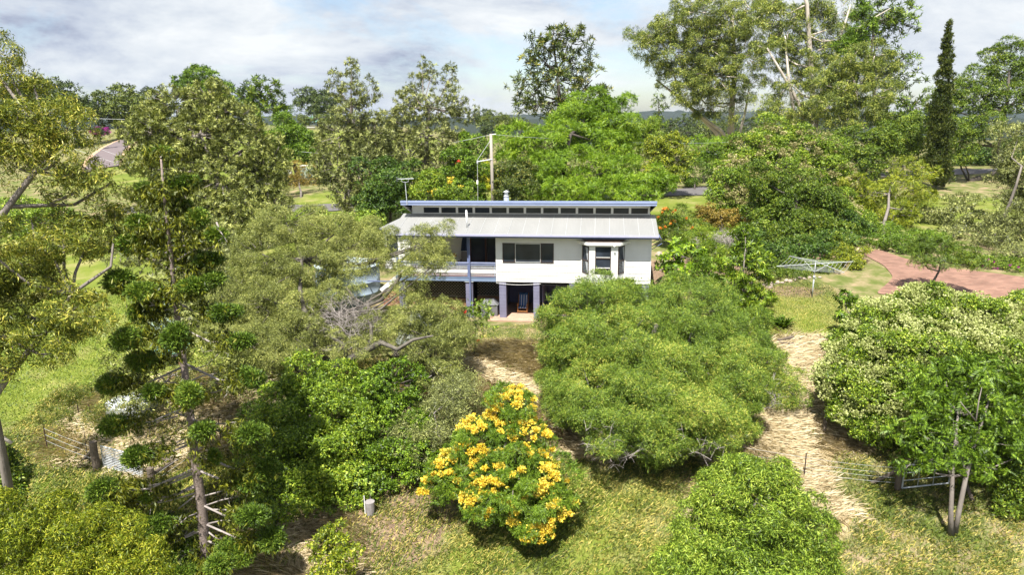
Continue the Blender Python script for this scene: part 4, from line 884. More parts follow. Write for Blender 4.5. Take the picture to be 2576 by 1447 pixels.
# far buildings
def fbuild(name, label, px, py, wpx, hpx, dpx, wall, roofm, Y=None, rise=.25, cat='shed', win=2):
    g = G(px, py) if Y is None else W(px, py, Y); k = zc(g)/F; o = empty(name, g, 0, label, cat); w_, h_, d_ = wpx*k/2, hpx*k, dpx*k/2
    MB().box(-w_, w_, -d_, d_, -1, h_).build('wall', wall, o); e = w_*.08
    MB().add([(-w_-e, -d_-e, h_+.01), (w_+e, -d_-e, h_+.01), (w_+e, d_+e, h_+.01), (-w_-e, d_+e, h_+.01), (-w_-e, 0, h_*(1+rise)), (w_+e, 0, h_*(1+rise))], [(0, 1, 5, 4), (2, 3, 4, 5), (1, 2, 5), (3, 0, 4), (3, 2, 1, 0)]).build('roof', roofm, o)
    for i in range(win):
        c_ = -w_+2*w_*(i+.5)/win; MB().box(c_-w_*.18, c_+w_*.18, -d_-.05, -d_, h_*.35, h_*.75).build('window', MAT['glass'], o)
    return o
fbuild('far_house', 'small pale grey building on the ridge just right of the paired grey-green trees', 1180, 322, 28, 13, 20, MAT['white'], MAT['roof'], rise=.4)
fbuild('hill_house', 'low grey-roofed house glimpsed on the hill behind the first tall grey-green tree', 880, 312, 90, 11, 40, MAT['cream'], MAT['tank'], rise=.5, cat='house', win=3)
fbuild('farm_shed', 'long pale green tank shed with flat roof beyond the left lawn', 775, 447, 30, 30, 22, MAT['greeniron'], MAT['white'], rise=.05, win=0)
fbuild('white_shed', 'low white roofed shed standing beyond the trunk of the tall gum', 1800, 396, 66, 8, 30, MAT['timber'], MAT['white'], rise=1.1, win=0)
o, g = stand('white_ornament', 727, 447, 'white round-topped shape like a covered trailer beside the tank shed', 'trailer')
k = zc(g)/F; MB().lathe([(8*k, 2*k), (9*k, 10*k), (8*k, 16*k), (4*k, 20*k), (.05, 21*k)], 14).build('cover', MAT['white'], o, True); MB().box(-7*k, 7*k, -4*k, 4*k, 0, 2*k).build('chassis', MAT['frame'], o)
for px, py, h, lab in ((346*.667, 0, 0, ''),)[:0]: pass
o, g = stand('street_post', 346/1.552*.0+222, 352, 'slim grey marker post on the grass beside the bending road', 'post'); k = zc(g)/F; MB().tube([(0, 0, 0), (0, 0, 9*k)], 1*k, 8).build('post', MAT['galv'], o)
MB().lathe([(1.1*k, 9*k), (.2*k, 9.6*k)], 8).build('cap', MAT['galv'], o)
o, g = stand('white_bollard', 2258, 502/1.0-56+4, 'white marker post at the edge of the street on the right', 'post'); k = zc(g)/F; MB().lathe([(3*k, 0), (3*k, 16*k), (1*k, 19*k)], 10).build('post', MAT['white'], o)
MB().lathe([(3.1*k, 12*k), (3.1*k, 14*k)], 10).build('band', MAT['frame'], o)
# distant ridge
def ridge(name, Y, pts, m, depth, rs_seed, bump):
    rr = random.Random(rs_seed); vs = []; n = 420; xs = np.linspace(pts[0][0], pts[-1][0], n); ys_ = np.interp(xs, [p[0] for p in pts], [p[1] for p in pts])
    top = []
    for i, (x_, y_) in enumerate(zip(xs, ys_)):
        q = W(x_, y_, Y); top.append((q[0], q[1]+math.sin(i*.05)*Y*.02, q[2]+bump*(rr.random()**2)+bump*.6*math.sin(i*.31+2*math.sin(i*.11))))
    rows = 10
    for j in range(rows):
        s_ = j/(rows-1)
        for (x_, y_, z_) in top:
            base = -45; vs.append((x_*(1-.0*s_), y_-depth*s_, z_*(1-s_)**1.2+base*(1-(1-s_)**1.2)+rr.uniform(-1, 1)*bump*.4*(0 < s_ < 1)))
    fs = [(j*n+i, (j+1)*n+i, (j+1)*n+i+1, j*n+i+1) for j in range(rows-1) for i in range(n-1)]
    o = MB().add(vs, fs).build(name, m, smooth=True); tag(o, kind='structure')
wood = mat('far_forest', (.012, .02, .014), .95, (.025, .035, .022), .02, 1, 1, .08)
ridge('distant_hills', 2600, [(-900, 292), (300, 294), (1200, 294), (1400, 288), (1600, 283), (1750, 279), (1950, 277), (2100, 279), (2300, 283), (2700, 280), (3500, 286)], wood, 1200, 3, 6)
ridge('middle_hills', 1100, [(-600, 308), (1100, 302), (1250, 298), (1500, 305), (1650, 306), (1760, 312), (1900, 308), (2300, 300), (3300, 300)], wood, 380, 5, 4)

# the air
hz = MB().box(-3600, 3600, -300, 3400, -60, 60).build('haze', bpy.data.materials.new('haze')); hm = hz.data.materials[0]; hm.use_nodes = True; t = hm.node_tree; t.nodes.clear()
vo = N(t, 'ShaderNodeVolumePrincipled'); mo = N(t, 'ShaderNodeOutputMaterial'); vo.inputs['Density'].default_value = .00006; vo.inputs['Color'].default_value = (.62, .74, .95, 1); vo.inputs['Anisotropy'].default_value = .2
t.links.new(vo.outputs[0], mo.inputs['Volume']); tag(hz, kind='stuff')
# ---------------------------------------------------------------- trees, near to far
T = tree
def twiggy(parent, cx, cy, rx, ry, Y, n, seed, nm='bare_twigs'):
    rr = random.Random(seed); m_ = MB(); o = W(cx, cy+ry*.6, Y)
    for i in range(n):
        a = rr.uniform(0, 6.28); r_ = rr.random()**.5; e = W(cx+math.cos(a)*rx*r_, cy+math.sin(a)*ry*r_, Y+rr.uniform(-1, 1)); s_ = o*.55+e*.45+np.array([rr.uniform(-.4, .4) for _ in range(3)])
        mid = (s_+e)/2+np.array([rr.uniform(-.2, .2) for _ in range(3)]); m_.tube([s_, mid, e], [.016, .010, .005], 4, False)
        for _ in range(4):
            t0 = rr.random(); b0 = mid*(1-t0)+e*t0; d0 = np.array([rr.uniform(-.45, .45), rr.uniform(-.4, .4), rr.uniform(-.25, .35)]); m_.tube([b0, b0+d0*.6+np.array([0, 0, .05]), b0+d0], [.008, .006, .004], 3, False)
    ob = m_.build(nm, MAT['twig'], parent); ob.data.transform(Matrix.Translation(-parent.location)); return ob
T('spreading_wattle', 'broad olive-green rounded tree in the centre, hiding the right part of the house front', 'tree', 'wattle', (1620, 31), [
  (1480, 800, 110, 95, 31), (1600, 775, 95, 75, 33), (1740, 790, 120, 95, 33), (1560, 880, 150, 110, 29.5), (1720, 900, 150, 120, 30), (1850, 860, 90, 80, 32), (1450, 900, 85, 85, 30),
  (1490, 1000, 120, 80, 27.5), (1600, 1030, 110, 80, 26.2), (1720, 1040, 110, 85, 26), (1830, 1000, 90, 100, 27.5), (1900, 930, 75, 60, 30.5), (1960, 975, 65, 45, 30, .6), (1800, 1090, 90, 55, 25.6, .7), (1540, 1090, 80, 50, 25.6, .65), (1660, 1120, 80, 45, 25.2, .6), (1420, 850, 60, 60, 31), (1640, 940, 120, 80, 27.6), (1515, 720, 45, 30, 32, .7), (1420, 990, 60, 60, 29.5, .7)], .22)
sw = [o_ for o_ in COL.objects if o_.name == 'spreading_wattle'][0]
twiggy(sw, 1550, 1115, 100, 50, 25.3, 46, 31, 'dead_twigs'); twiggy(sw, 1790, 1110, 110, 55, 25.4, 50, 32, 'dead_twigs'); twiggy(sw, 1930, 990, 60, 40, 29.3, 24, 33, 'dead_twigs')
T('young_tree', 'bright light-green bushy tree at the bottom edge right of centre', 'tree', 'lime', (1900, 19.5), [
  (1880, 1240, 115, 85, 20), (1860, 1195, 60, 45, 20.3), (1930, 1200, 50, 40, 20.2), (1800, 1340, 120, 90, 19.4), (1980, 1330, 115, 90, 19.6), (1880, 1420, 190, 100, 18.8), (1740, 1440, 90, 60, 18.8), (2050, 1440, 70, 70, 19), (1840, 1530, 200, 80, 18.5)], .12)
T('golden_rain_tree', 'green tree covered with clusters of bright yellow flowers at bottom centre', 'tree', 'yellowtree', (1265, 25), [
  (1285, 1030, 60, 55, 25), (1230, 1105, 85, 55, 24.4), (1325, 1110, 65, 55, 24.3), (1180, 1180, 85, 50, 23.9), (1290, 1190, 100, 60, 23.2), (1115, 1225, 50, 26, 23.6), (1370, 1210, 58, 50, 23.3), (1240, 1250, 80, 40, 22.8), (1340, 1280, 70, 50, 22.5), (1405, 1265, 42, 32, 22.9), (1340, 1330, 46, 26, 22.1)],
  .1, flowers=('yellow', 330, .19, -.15, 50, 'bloom', 'blossoms'), size=.75, cover=1.3)
T('broadleaf_tree', 'large dark green tree with lighter top at lower left, right of the pine', 'tree', 'laurel', (760, 26.5), [
  (800, 970, 95, 60, 28.5), (720, 1040, 90, 70, 27.5), (850, 1060, 100, 75, 27), (680, 1130, 90, 80, 26.3), (790, 1150, 110, 85, 26), (880, 1160, 70, 85, 26.3), (740, 1240, 110, 55, 25.2), (850, 1230, 70, 45, 25.4), (650, 1220, 55, 50, 25.5)], .25)
T('leafy_tree', 'dark glossy green tree between the lighter-topped tree and the bare grey twigs', 'tree', 'broad', (1000, 27.5), [
  (980, 970, 90, 55, 29), (940, 1040, 75, 65, 28.3), (1030, 1060, 60, 60, 28), (960, 1130, 80, 70, 27.5), (1060, 1150, 60, 60, 27.2), (985, 1180, 85, 36, 26.9)], .18)
T('dying_shrub', 'grey-brown half bare shrub with tangled twigs left of the yellow-flowering tree', 'shrub', 'wisp', (1110, 26.5), [
  (1130, 1000, 75, 60, 28, 1.3), (1160, 965, 42, 34, 28.6, 1.1), (1060, 1080, 75, 55, 27), (1140, 1080, 55, 50, 26.8), (1010, 1110, 60, 40, 26.6), (1080, 1160, 50, 40, 26.3, .8)], .08, lm='olive', cover=1.5)
T('gnarled_tree', 'big spreading olive-green tree with crooked lichen-covered limbs left of the house', 'tree', 'gnarly', ('g', 838, 930), [
  (720, 560, 90, 50, 37), (840, 590, 90, 55, 36), (930, 600, 60, 50, 35.5), (660, 640, 90, 70, 36), (780, 670, 100, 70, 35), (900, 660, 80, 40, 34.5, .8), (1060, 620, 55, 50, 34, .6), (1105, 600, 40, 50, 34, .5), (1000, 640, 50, 50, 34.5, .4), (1040, 690, 50, 50, 33.5, .5), (1100, 660, 40, 40, 33.5, .5),
  (600, 740, 80, 70, 35), (690, 760, 90, 70, 34), (760, 780, 60, 45, 33, .7), (620, 850, 90, 60, 33), (740, 850, 80, 60, 32), (880, 860, 90, 50, 31.5, .5), (960, 830, 60, 50, 31.5, .5), (690, 900, 60, 40, 31.5), (560, 820, 60, 60, 34), (1000, 740, 30, 30, 33, .3), (850, 735, 60, 34, 33, .6)],
  .2, trunk=[(800, 880, 31.8), (770, 800, 32.5), (755, 730, 33.5), (760, 650, 35)], size=.9, cover=1.35)
gt = MB()
for pts, r in (([(838, 928, 31.3), (880, 905, 31), (925, 880, 30.8), (960, 860, 30.8)], (.22, .2, .17, .12)), ([(925, 880, 30.8), (935, 850, 30.9), (932, 815, 31.2), (900, 790, 31.5)], (.13, .1, .08, .05)), ([(960, 862, 30.8), (1000, 880, 30.5), (1040, 855, 30.3), (1090, 845, 30.3)], (.12, .1, .08, .04)),
   ([(870, 905, 31), (868, 870, 31), (830, 845, 31)], (.12, .1, .07)), ([(925, 770, 33), (960, 755, 33), (990, 720, 33.2), (1010, 690, 33.4), (1040, 675, 33.6)], (.07, .09, .1, .08, .04)), ([(870, 720, 33.2), (890, 750, 33), (925, 770, 33), (950, 810, 32.4)], (.05, .07, .07, .04))):
    gt.tube([W(*p) for p in pts], r, 8)
gob = gt.build('crooked_limbs', MAT['bark_lichen'], None, True); gp = [o_ for o_ in COL.objects if o_.name == 'gnarled_tree'][0]; gob.data.transform(Matrix.Translation(-gp.location)); gob.parent = gp
twiggy(gp, 885, 800, 85, 70, 31.6, 90, 5); twiggy(gp, 860, 790, 110, 50, 32.5, 50, 6)
T('weeping_shrub', 'small pale olive shrub on the lawn edge in front of the deck', 'shrub', 'gnarly', (1085, 31.5), [
  (1060, 790, 65, 50, 32.5), (1120, 800, 55, 45, 32), (1030, 830, 50, 45, 31.8, .7), (1130, 850, 70, 45, 31.3), (1080, 880, 70, 30, 31, .9), (1165, 850, 30, 34, 31.5, .4)], .14, cover=1.2)
T('low_shrub', 'low wispy olive shrub on the bank below the lattice box', 'shrub', 'wisp', (1130, 29.3), [(1100, 935, 55, 28, 29.5), (1130, 955, 34, 22, 29.5, .8)], .05, cover=1.8, lm='olivegreen')
T('bottlebrush_sapling', 'slender sapling with a few red flowers on the lawn in front of the dark barbecue', 'sapling', 'grevillea', ('g', 1192, 896), [(1190, 775, 40, 22, 32.6), (1215, 790, 30, 20, 32.6), (1175, 800, 30, 20, 32.4, .7), (1225, 830, 25, 15, 32.4, .6), (1185, 850, 20, 15, 32.3, .5)], .035, cover=1.0, size=.6, flowers=('red', 2, .1, -1, 14, 'bloom', 'blossoms'), lm='lime')
# the tall hoop pine
def hoop_pine():
    rs = np.random.default_rng(77); rr = random.Random(12)
    Y0 = 22.0; g = G(520, 1438); root = empty('hoop_pine', g, 0, 'tall slender pine with bottlebrush tufts on bare branches at left', 'tree')
    ax = [(521, 1438), (516, 1380), (508, 1280), (497, 1200), (488, 1120), (478, 1040), (468, 960), (458, 880), (446, 800), (437, 720), (430, 640), (420, 560), (412, 480), (405, 400)]
    zs = [W(x, y, g[1]) for x, y in ax]; q0 = zs[0]
    tb = MB(); n = len(zs); rad = [.2*(1-.86*i/(n-1)) for i in range(n)]; tb.tube([g-np.array([0, 0, .2])]+zs[1:], rad, 12)
    o = tb.build('trunk', MAT['bark_pine'], root, True); o.data.transform(Matrix.Translation(-Vector(g)))
    ys_ = [a[1] for a in ax][::-1]; xs_ = [a[0] for a in ax][::-1]
    tx = lambda y: float(np.interp(y, ys_, xs_))
    tufts = [(398, 382, 36, 16), (372, 482, 34, 22), (465, 458, 30, 20), (432, 470, 28, 16), (388, 590, 32, 42), (505, 545, 28, 24), (543, 592, 22, 22), (458, 520, 24, 18), (535, 655, 28, 22), (318, 612, 32, 24), (345, 560, 30, 20), (292, 712, 42, 30), (350, 735, 38, 24), (545, 700, 28, 18), (495, 718, 40, 20), (470, 640, 26, 30), (345, 790, 30, 26),
      (308, 855, 36, 30), (437, 852, 38, 34), (610, 860, 28, 22), (575, 790, 34, 22), (346, 912, 34, 24), (378, 990, 28, 24), (276, 970, 36, 26), (478, 996, 38, 30), (638, 955, 26, 26), (277, 1072, 30, 26), (513, 1086, 28, 26), (336, 1150, 34, 26), (244, 1245, 36, 30), (282, 1275, 34, 28), (392, 1322, 42, 24), (345, 1225, 14, 12), (364, 1255, 12, 10), (345, 1375, 40, 26), (440, 1385, 40, 24), (640, 1090, 34, 26), (680, 1185, 34, 26), (640, 1215, 40, 22), (640, 1300, 44, 24), (620, 1380, 50, 24), (560, 1420, 36, 20), (690, 1360, 36, 30), (455, 1435, 50, 20), (540, 1150, 12, 20)]
    bm_ = MB(); NP = []; NG = []
    zmid = lambda y: W(tx(y), y, g[1])
    for (x, y, rx, ry) in tufts:
        dx = x-tx(y); upper = y < 760
        ay = y+abs(dx)*.22 if upper else y-abs(dx)*.30+10
        ay = min(max(ay, 395), 1425); a0 = zmid(ay); dep = rr.uniform(-.9, .9) if upper else -rr.uniform(.2, 1.5)
        if abs(dx) < 45: dep = -1.6 if y > 800 else 1.0
        e = W(x, y, g[1]+dep); L_ = np.linalg.norm(e-a0); mid = (a0+e)/2+np.array([0, 0, -.10*L_]); br = .035 if y > 600 else .022
        bm_.tube([a0, mid, e], [br*1.2, br, br*.6], 6)
        k = zc(e)/F; R3 = np.array([rx*k, rx*k, ry*k]); nn_ = int(4200*max(R3[0], .25)**1.5/.45)
        d_ = nrm(rs.normal(size=(nn_, 3))+np.array([0, 0, .35])); rd_ = rs.uniform(.3, .92, nn_)[:, None]*(1+.12*np.sin(d_[:, :1]*7)*np.sin(d_[:, 2:]*6))
        so = rs.normal(size=(5, 3))*R3*.26; so[0] = 0; js = rs.integers(0, 5, nn_)
        NP.append((e+so[js]+d_*R3*rd_*np.where(js == 0,   .95, .7)[:, None]+(a0-e)/max(L_, .3)*np.abs(rs.normal(size=(nn_, 1)))*R3[0]*.3, d_+rs.normal(size=(nn_, 3))*.2, .13*rs.uniform(.8, 1.2, nn_)))
        # older, golden foliage hanging along the branch behind the tuft
        inner = min(1.0, 1.7/max(L_, .3)); ng = int((300 if y < 940 else 270)*rx/30)
        t_ = 1-rs.uniform(0.1, .9, ng)*inner*(.9 if upper else .7); c_ = (a0*(1-t_[:, None])+e*t_[:, None])+rs.normal(size=(ng, 3))*np.array([.26, .26, .16])
        NG.append((c_, rs.normal(size=(ng, 3))*.5+np.array([0, 0, -.9]), .22*rs.uniform(.7, 1.2, ng)))
    # bare dead branches low on the trunk
    for (x0, y0, x1, y1) in ((474, 962, 545, 940), (484, 1000, 600, 965), (476, 1040, 352, 1080), (478, 1052, 420, 1020), (480, 1098, 375, 1150), (484, 1110, 400, 1135), (486, 1092, 595, 1062), (492, 1185, 350, 1228), (505, 1188, 580, 1222), (496, 1240, 352, 1275), (500, 1240, 415, 1305), (508, 1250, 590, 1222), (500, 1290, 440, 1330), (510, 1283, 620, 1295), (512, 1275, 600, 1250), (498, 1298, 465, 1350), (505, 1330, 445, 1360), (518, 1335, 565, 1365), (518, 1320, 610, 1312), (510, 1380, 450, 1410), (520, 1400, 575, 1447), (470, 985, 408, 960), (430, 775, 375, 770), (446, 655, 520, 620), (545, 560, 560, 590)):
        a0 = W(x0, y0, g[1]); e = W(x1, y1, g[1]-rr.uniform(-.3, .9)); m1 = (a0+e)/2+np.array([0, 0, rr.uniform(-.12, .14)]); bm_.tube([a0, m1, e], [.034, .026, .011], 6)
        for _ in range(3):
            t0 = rr.uniform(.4, .95); p = m1*(1-t0)+e*t0; s_ = rr.choice((-1, 1)); q1 = p+np.array([rr.uniform(-.1, .1), rr.uniform(-.2, .1), .15*s_]); bm_.tube([p, q1, q1+np.array([rr.uniform(-.15, .15), -.1, .1*s_])], [.010, .008, .005], 4, False)
    o = bm_.build('branches', MAT['twig'], root, True); o.data.transform(Matrix.Translation(-Vector(g)))
    def out(lst, nm, mt):
        Pp = np.concatenate([a for a, _, _ in lst]); D = np.concatenate([a for _, a, _ in lst]); S = np.concatenate([a for _, _, a in lst])
        mesh_np(nm, scatter('needle', Pp, D, rs.normal(size=Pp.shape), S, rs)-g, 4, LM[mt], root)
    out(NP, 'needle_tufts', 'pine'); out(NG, 'inner_needles', 'pinegold')
hoop_pine()
# left edge gums
T('eucalyptus', 'gum tree with drooping pale leaves whose upper crown fills the top left edge', 'tree', 'gum', (-330, 21), [
  (30, 200, 70, 45, 23), (-40, 140, 60, 60, 23), (85, 215, 30, 20, 23), (110, 300, 100, 50, 22), (170, 320, 60, 50, 22), (40, 330, 90, 60, 21.5), (150, 400, 70, 45, 21.5, .8), (40, 420, 90, 60, 21.5, .8), (-60, 300, 80, 100, 21), (230, 430, 50, 30, 22, .5), (200, 480, 80, 40, 22, .7), (280, 460, 45, 30, 23, .5)],
  .16, trunk=[(-200, 900, 20), (-60, 640, 20.5), (20, 520, 21), (90, 430, 21.5), (160, 360, 22)], cover=.85, size=.62)
T('eucalyptus', 'gum tree with a hanging crown and a pale forked trunk along the lower left edge', 'tree', 'gum', (-90, 18.5), [
  (-110, 720, 90, 80, 19, 1.6), (-90, 840, 90, 60, 18.8, 1.6), (-190, 800, 90, 90, 18.5, 1.6), (50, 660, 80, 55, 20), (120, 620, 70, 35, 20.5), (-20, 640, 60, 80, 19), (90, 720, 90, 45, 20), (60, 790, 70, 45, 19.5, .8), (190, 790, 75, 48, 19.5), (140, 840, 60, 40, 19), (30, 850, 60, 50, 19, .7), (220, 750, 35, 25, 20), (130, 890, 50, 30, 19, .5), (-10, 930, 50, 40, 18.6, .4), (230, 590, 60, 50, 22, 1.1), (160, 560, 50, 30, 22, .6), (290, 560, 50, 45, 22.5, 1), (80, 560, 40, 20, 21.5, .5)],  # leading crown masses, out of frame, added to shade the grass by the gate
  .13, trunk=[(-20, 1010, 18.8), (30, 935, 19), (75, 880, 19.2), (130, 820, 19.5), (180, 740, 20)], cover=1.25, size=.62)
ls = MB(); tag(ls.tube([W(-60, 1065, 19.5), W(0, 1098, 19.5), W(30, 1116, 19.5)], [.07, .06, .05], 8).build('dead_branch', MAT['bark_pale'], None, True), 'pale bare dead branch poking in from the left edge above shaded grass', 'branch')
T('acacia_bush', 'olive-gold bushy crown filling the bottom left corner', 'bush', 'gum', (120, 15.5), [(60, 1330, 110, 70, 16.5), (200, 1350, 110, 55, 16.3), (20, 1400, 100, 80, 15.8), (150, 1430, 130, 70, 15.8), (310, 1400, 80, 45, 16.2), (330, 1460, 100, 50, 15.8), (-60, 1360, 80, 90, 16)], .08, lm='goldolive', cover=2.4, size=.45)
T('dark_bush', 'dark green rounded bush cut by the left edge above the olive-gold corner bush', 'bush', 'laurel', (-30, 19.5), [(-20, 1170, 55, 60, 20), (20, 1215, 40, 50, 19.6), (-40, 1260, 70, 50, 19)], .06, lm='dark')
T('sapling', 'small yellow-green sapling at the bottom edge left of centre', 'sapling', 'broad', (850, 19), [(845, 1340, 30, 28, 20), (820, 1385, 38, 35, 19.6), (870, 1400, 36, 35, 19.4), (840, 1440, 50, 32, 19), (845, 1490, 50, 30, 18.8)], .05, lm='goldolive', cover=.8, size=.8)
T('guarded_sapling', 'thin leafy sapling growing from the grey plastic guard', 'sapling', 'magnolia', ('g', 932, 1296), [(930, 1215, 20, 22, 25), (925, 1240, 14, 12, 25, .6), (938, 1250, 12, 10, 25, .5)], .02, size=.55, lm='lime', cover=.8)
T('weeds', 'tall pale weeds around the old round tank', 'weeds', 'gnarly', (200, 28), [(180, 990, 50, 18, 28.5), (260, 1045, 50, 18, 27), (130, 1045, 40, 20, 26.5), (150, 1010, 40, 16, 28)], .02, lm='grassy', limbs=0, twigs=False, floor=0, cover=1.3)
# grey-green group behind the pine
T('she_oak', 'wispy grey-green tree behind the tall pine, left of the gnarled tree', 'tree', 'olive', (330, 32), [(320, 890, 55, 50, 31, .6), (290, 960, 50, 34, 30, .5), (400, 940, 70, 50, 30.5, .5), (330, 1000, 70, 40, 29, .8), (560, 880, 60, 50, 31.5, .8), (600, 950, 60, 50, 30, .8), (520, 960, 60, 40, 30, .6)], .09)
T('grey_gum', 'open grey-green tree between the tall pine and the gnarled tree', 'tree', 'grevillea', (470, 40), [(460, 560, 60, 60, 42), (540, 620, 60, 60, 41), (380, 650, 60, 60, 41, .8), (480, 700, 70, 60, 40), (560, 720, 60, 60, 39), (420, 770, 60, 40, 39, .8), (300, 640, 50, 40, 41, .6), (520, 810, 60, 50, 38)], .16, lm='olive', cover=1.5)
T('silky_grevillea', 'large brownish-green tree at left, its crown reaching the skyline above the pine', 'tree', 'grevillea', (560, 60), [
  (440, 260, 70, 45, 62), (520, 250, 60, 50, 62), (600, 300, 60, 50, 61), (400, 330, 80, 50, 60), (500, 340, 90, 60, 60), (620, 370, 80, 60, 60), (360, 400, 60, 50, 60, .8), (450, 430, 80, 60, 59), (560, 450, 90, 60, 59), (660, 450, 60, 70, 59), (480, 530, 90, 50, 58), (620, 540, 70, 60, 57), (560, 600, 80, 50, 56), (380, 500, 60, 50, 58), (330, 330, 40, 30, 60, .7), (380, 300, 50, 40, 61, .8), (550, 290, 70, 50, 61), (690, 400, 40, 60, 60, .8), (430, 380, 70, 50, 60), (680, 520, 50, 50, 58), (560, 520, 80, 50, 58)], .35, lm='olivegreen', cover=2.6, size=1.2)
T('tall_grevillea', 'first tall grey-green feathery tree behind the left end of the house, trunk forking low', 'tree', 'grevillea', ('g', 872, 535), [
  (885, 172, 16, 34, 62), (930, 225, 20, 34, 62), (845, 212, 20, 38, 62), (885, 235, 32, 36, 61), (885, 290, 55, 40, 61), (860, 340, 60, 50, 61), (930, 340, 50, 60, 61), (850, 420, 55, 50, 60), (920, 420, 60, 55, 60), (870, 490, 50, 35, 60), (810, 430, 36, 50, 60, .8), (940, 490, 50, 40, 60), (960, 400, 40, 60, 61), (815, 360, 26, 60, 61, .7), (900, 520, 50, 30, 60), (960, 330, 30, 60, 62, .8)], .38, size=1.1, cover=1.5)
T('tall_grevillea', 'second tall grey-green feathery tree, right of its twin and behind the rooftop aerial', 'tree', 'grevillea', (1070, 66), [
  (1062, 178, 16, 32, 67), (1085, 190, 14, 30, 67), (1132, 195, 20, 40, 67), (1040, 235, 26, 40, 67), (1100, 270, 55, 44, 66), (1150, 270, 28, 50, 66), (1020, 320, 45, 55, 66), (1090, 340, 60, 55, 65), (1150, 370, 45, 45, 65), (1030, 400, 50, 50, 65), (1100, 420, 60, 40, 65), (985, 350, 30, 80, 66), (1185, 280, 16, 40, 68, .5), (1000, 440, 40, 50, 65), (1150, 440, 50, 30, 64), (1020, 260, 30, 50, 66)], .35, size=1.1, cover=1.4)
T('dark_shrub', 'dark glossy mass of shrubs behind the left end of the roof under the aerial', 'shrub', 'densedark', (975, 57), [(960, 460, 60, 60, 58), (1000, 500, 50, 40, 57), (940, 520, 40, 40, 57), (1030, 450, 40, 40, 58)], .15, lm='deep')
T('flowering_shrub', 'yellow-green shrub with orange-yellow blooms just above the roof beside the aerial', 'shrub', 'dense', (1090, 56), [(1075, 470, 42, 36, 57), (1120, 480, 42, 30, 56), (1160, 490, 36, 20, 56)], .08, lm='laurel', size=.8, flowers=('yellow', 10, .4, -.2, 20, 'bloom', 'blossoms'))
T('vine_covered_tree', 'dark green leafy tree with red flowers left of the power pole', 'tree', 'dense', (1185, 62), [(1180, 380, 40, 40, 64), (1190, 440, 38, 50, 62), (1150, 430, 40, 40, 63), (1195, 490, 26, 30, 61)], .15, lm='shade', size=.9, flowers=('red', 3, .3, -.2, 12, 'bloom', 'blossoms'))
T('golden_shrub', 'bright yellow flowering shrub standing on grass behind the power pole', 'shrub', 'gold', (1222, 85), [(1225, 440, 22, 30, 86), (1215, 465, 18, 20, 85), (1238, 460, 14, 22, 86)], .1, flowers=('yellow', 24, .5, -.6, 26, 'bloom', 'blossoms'), cover=1.3)
T('dark_tree', 'deep green dense round tree left of the twin feathery trees', 'tree', 'dense', (735, 92), [(715, 320, 32, 28, 94), (755, 345, 34, 30, 92), (700, 370, 36, 36, 92), (760, 380, 32, 26, 91), (730, 350, 42, 45, 92), (785, 400, 20, 20, 90)], .4, lm='shade', size=1.3)
T('street_tree', 'small brownish tree with thin trunk on the left lawn before the tank shed', 'tree', 'olive', ('g', 757, 497), [(750, 430, 36, 26, 84), (735, 455, 30, 18, 84), (778, 450, 26, 22, 84)], .14, lm='reddish', cover=.55, size=.8)
T('back_gum', 'green gum crown rising above the brownish-green tree on the left skyline', 'tree', 'densedark', (560, 105), [(500, 190, 34, 30, 108), (480, 220, 40, 26, 107), (540, 225, 32, 30, 106), (560, 260, 40, 30, 105), (450, 200, 14, 14, 108)], .4, lm='shade', size=1.4)
T('back_gum', 'dark clumpy gum left of the gap over the palm, behind the brownish-green tree', 'tree', 'silky', (655, 125), [(660, 225, 45, 30, 126), (630, 245, 30, 24, 126), (690, 255, 26, 26, 126), (650, 275, 50, 26, 125), (600, 240, 20, 18, 126)], .4, cover=2.4, size=1.8, lm='dark')
pm = T('palm', 'feathery palm top on the skyline left of the gazebo', 'palm', 'jacaranda', (722, 150), [(722, 278, 16, 12, 150)], .25, lm='deep', size=3.4, cover=.5)
T('park_tree', 'low dark bush left of the gazebo', 'bush', 'far', (700, 190), [(705, 295, 25, 12, 190), (760, 300, 16, 10, 200)], .3, lm='farmid', size=.7)
T('fig_tree', 'large dark spreading tree on the skyline behind the gazebo', 'tree', 'far', (800, 240), [(795, 265, 50, 28, 240), (775, 245, 32, 18, 242), (810, 240, 22, 14, 242), (830, 275, 30, 20, 238)], .8)
T('hedge', 'low green hedge around the gazebo roof', 'hedge', 'farmid', (810, 215), [(815, 298, 34, 10, 215), (770, 306, 22, 8, 214)], .3, size=.7)
for i, (lab, bl) in enumerate((('large dark round tree on the far left skyline behind the gum crown', [(90, 240, 70, 40, 170), (50, 255, 40, 35, 172), (125, 265, 40, 30, 168)]),
  ('dark round tree on the left skyline, left of the bending road', [(180, 255, 42, 34, 178), (205, 275, 26, 22, 176), (160, 280, 36, 24, 175)]),
  ('dark green wide tree on the skyline directly behind the bending road', [(290, 262, 60, 36, 190), (255, 285, 34, 40, 188), (320, 290, 40, 34, 186), (310, 235, 26, 20, 190)]),
  ('dark tree on the skyline right of the bending road', [(380, 255, 40, 30, 196), (360, 290, 36, 36, 190)]))):
    T('skyline_tree', lab, 'tree', 'far', (bl[0][0], bl[0][4]), bl, .7, lm='farmid' if i == 2 else 'far')
T('bougainvillea', 'bright magenta flowering bush on the grass beside the bending road', 'bush', 'dense', ('g', 250, 336), [(250, 330, 22, 9, 158)], .05, size=.8, flowers=('magenta', 40, .5, -2, 30, 'bloom', 'blossoms'), lm='deep')
T('citrus_tree', 'bright green round shrub in the paddock behind the gum branches at far left', 'shrub', 'dense', (100, 60), [(70, 530, 60, 30, 62), (140, 545, 50, 24, 60), (50, 580, 50, 24, 59)], .12, lm='lime')
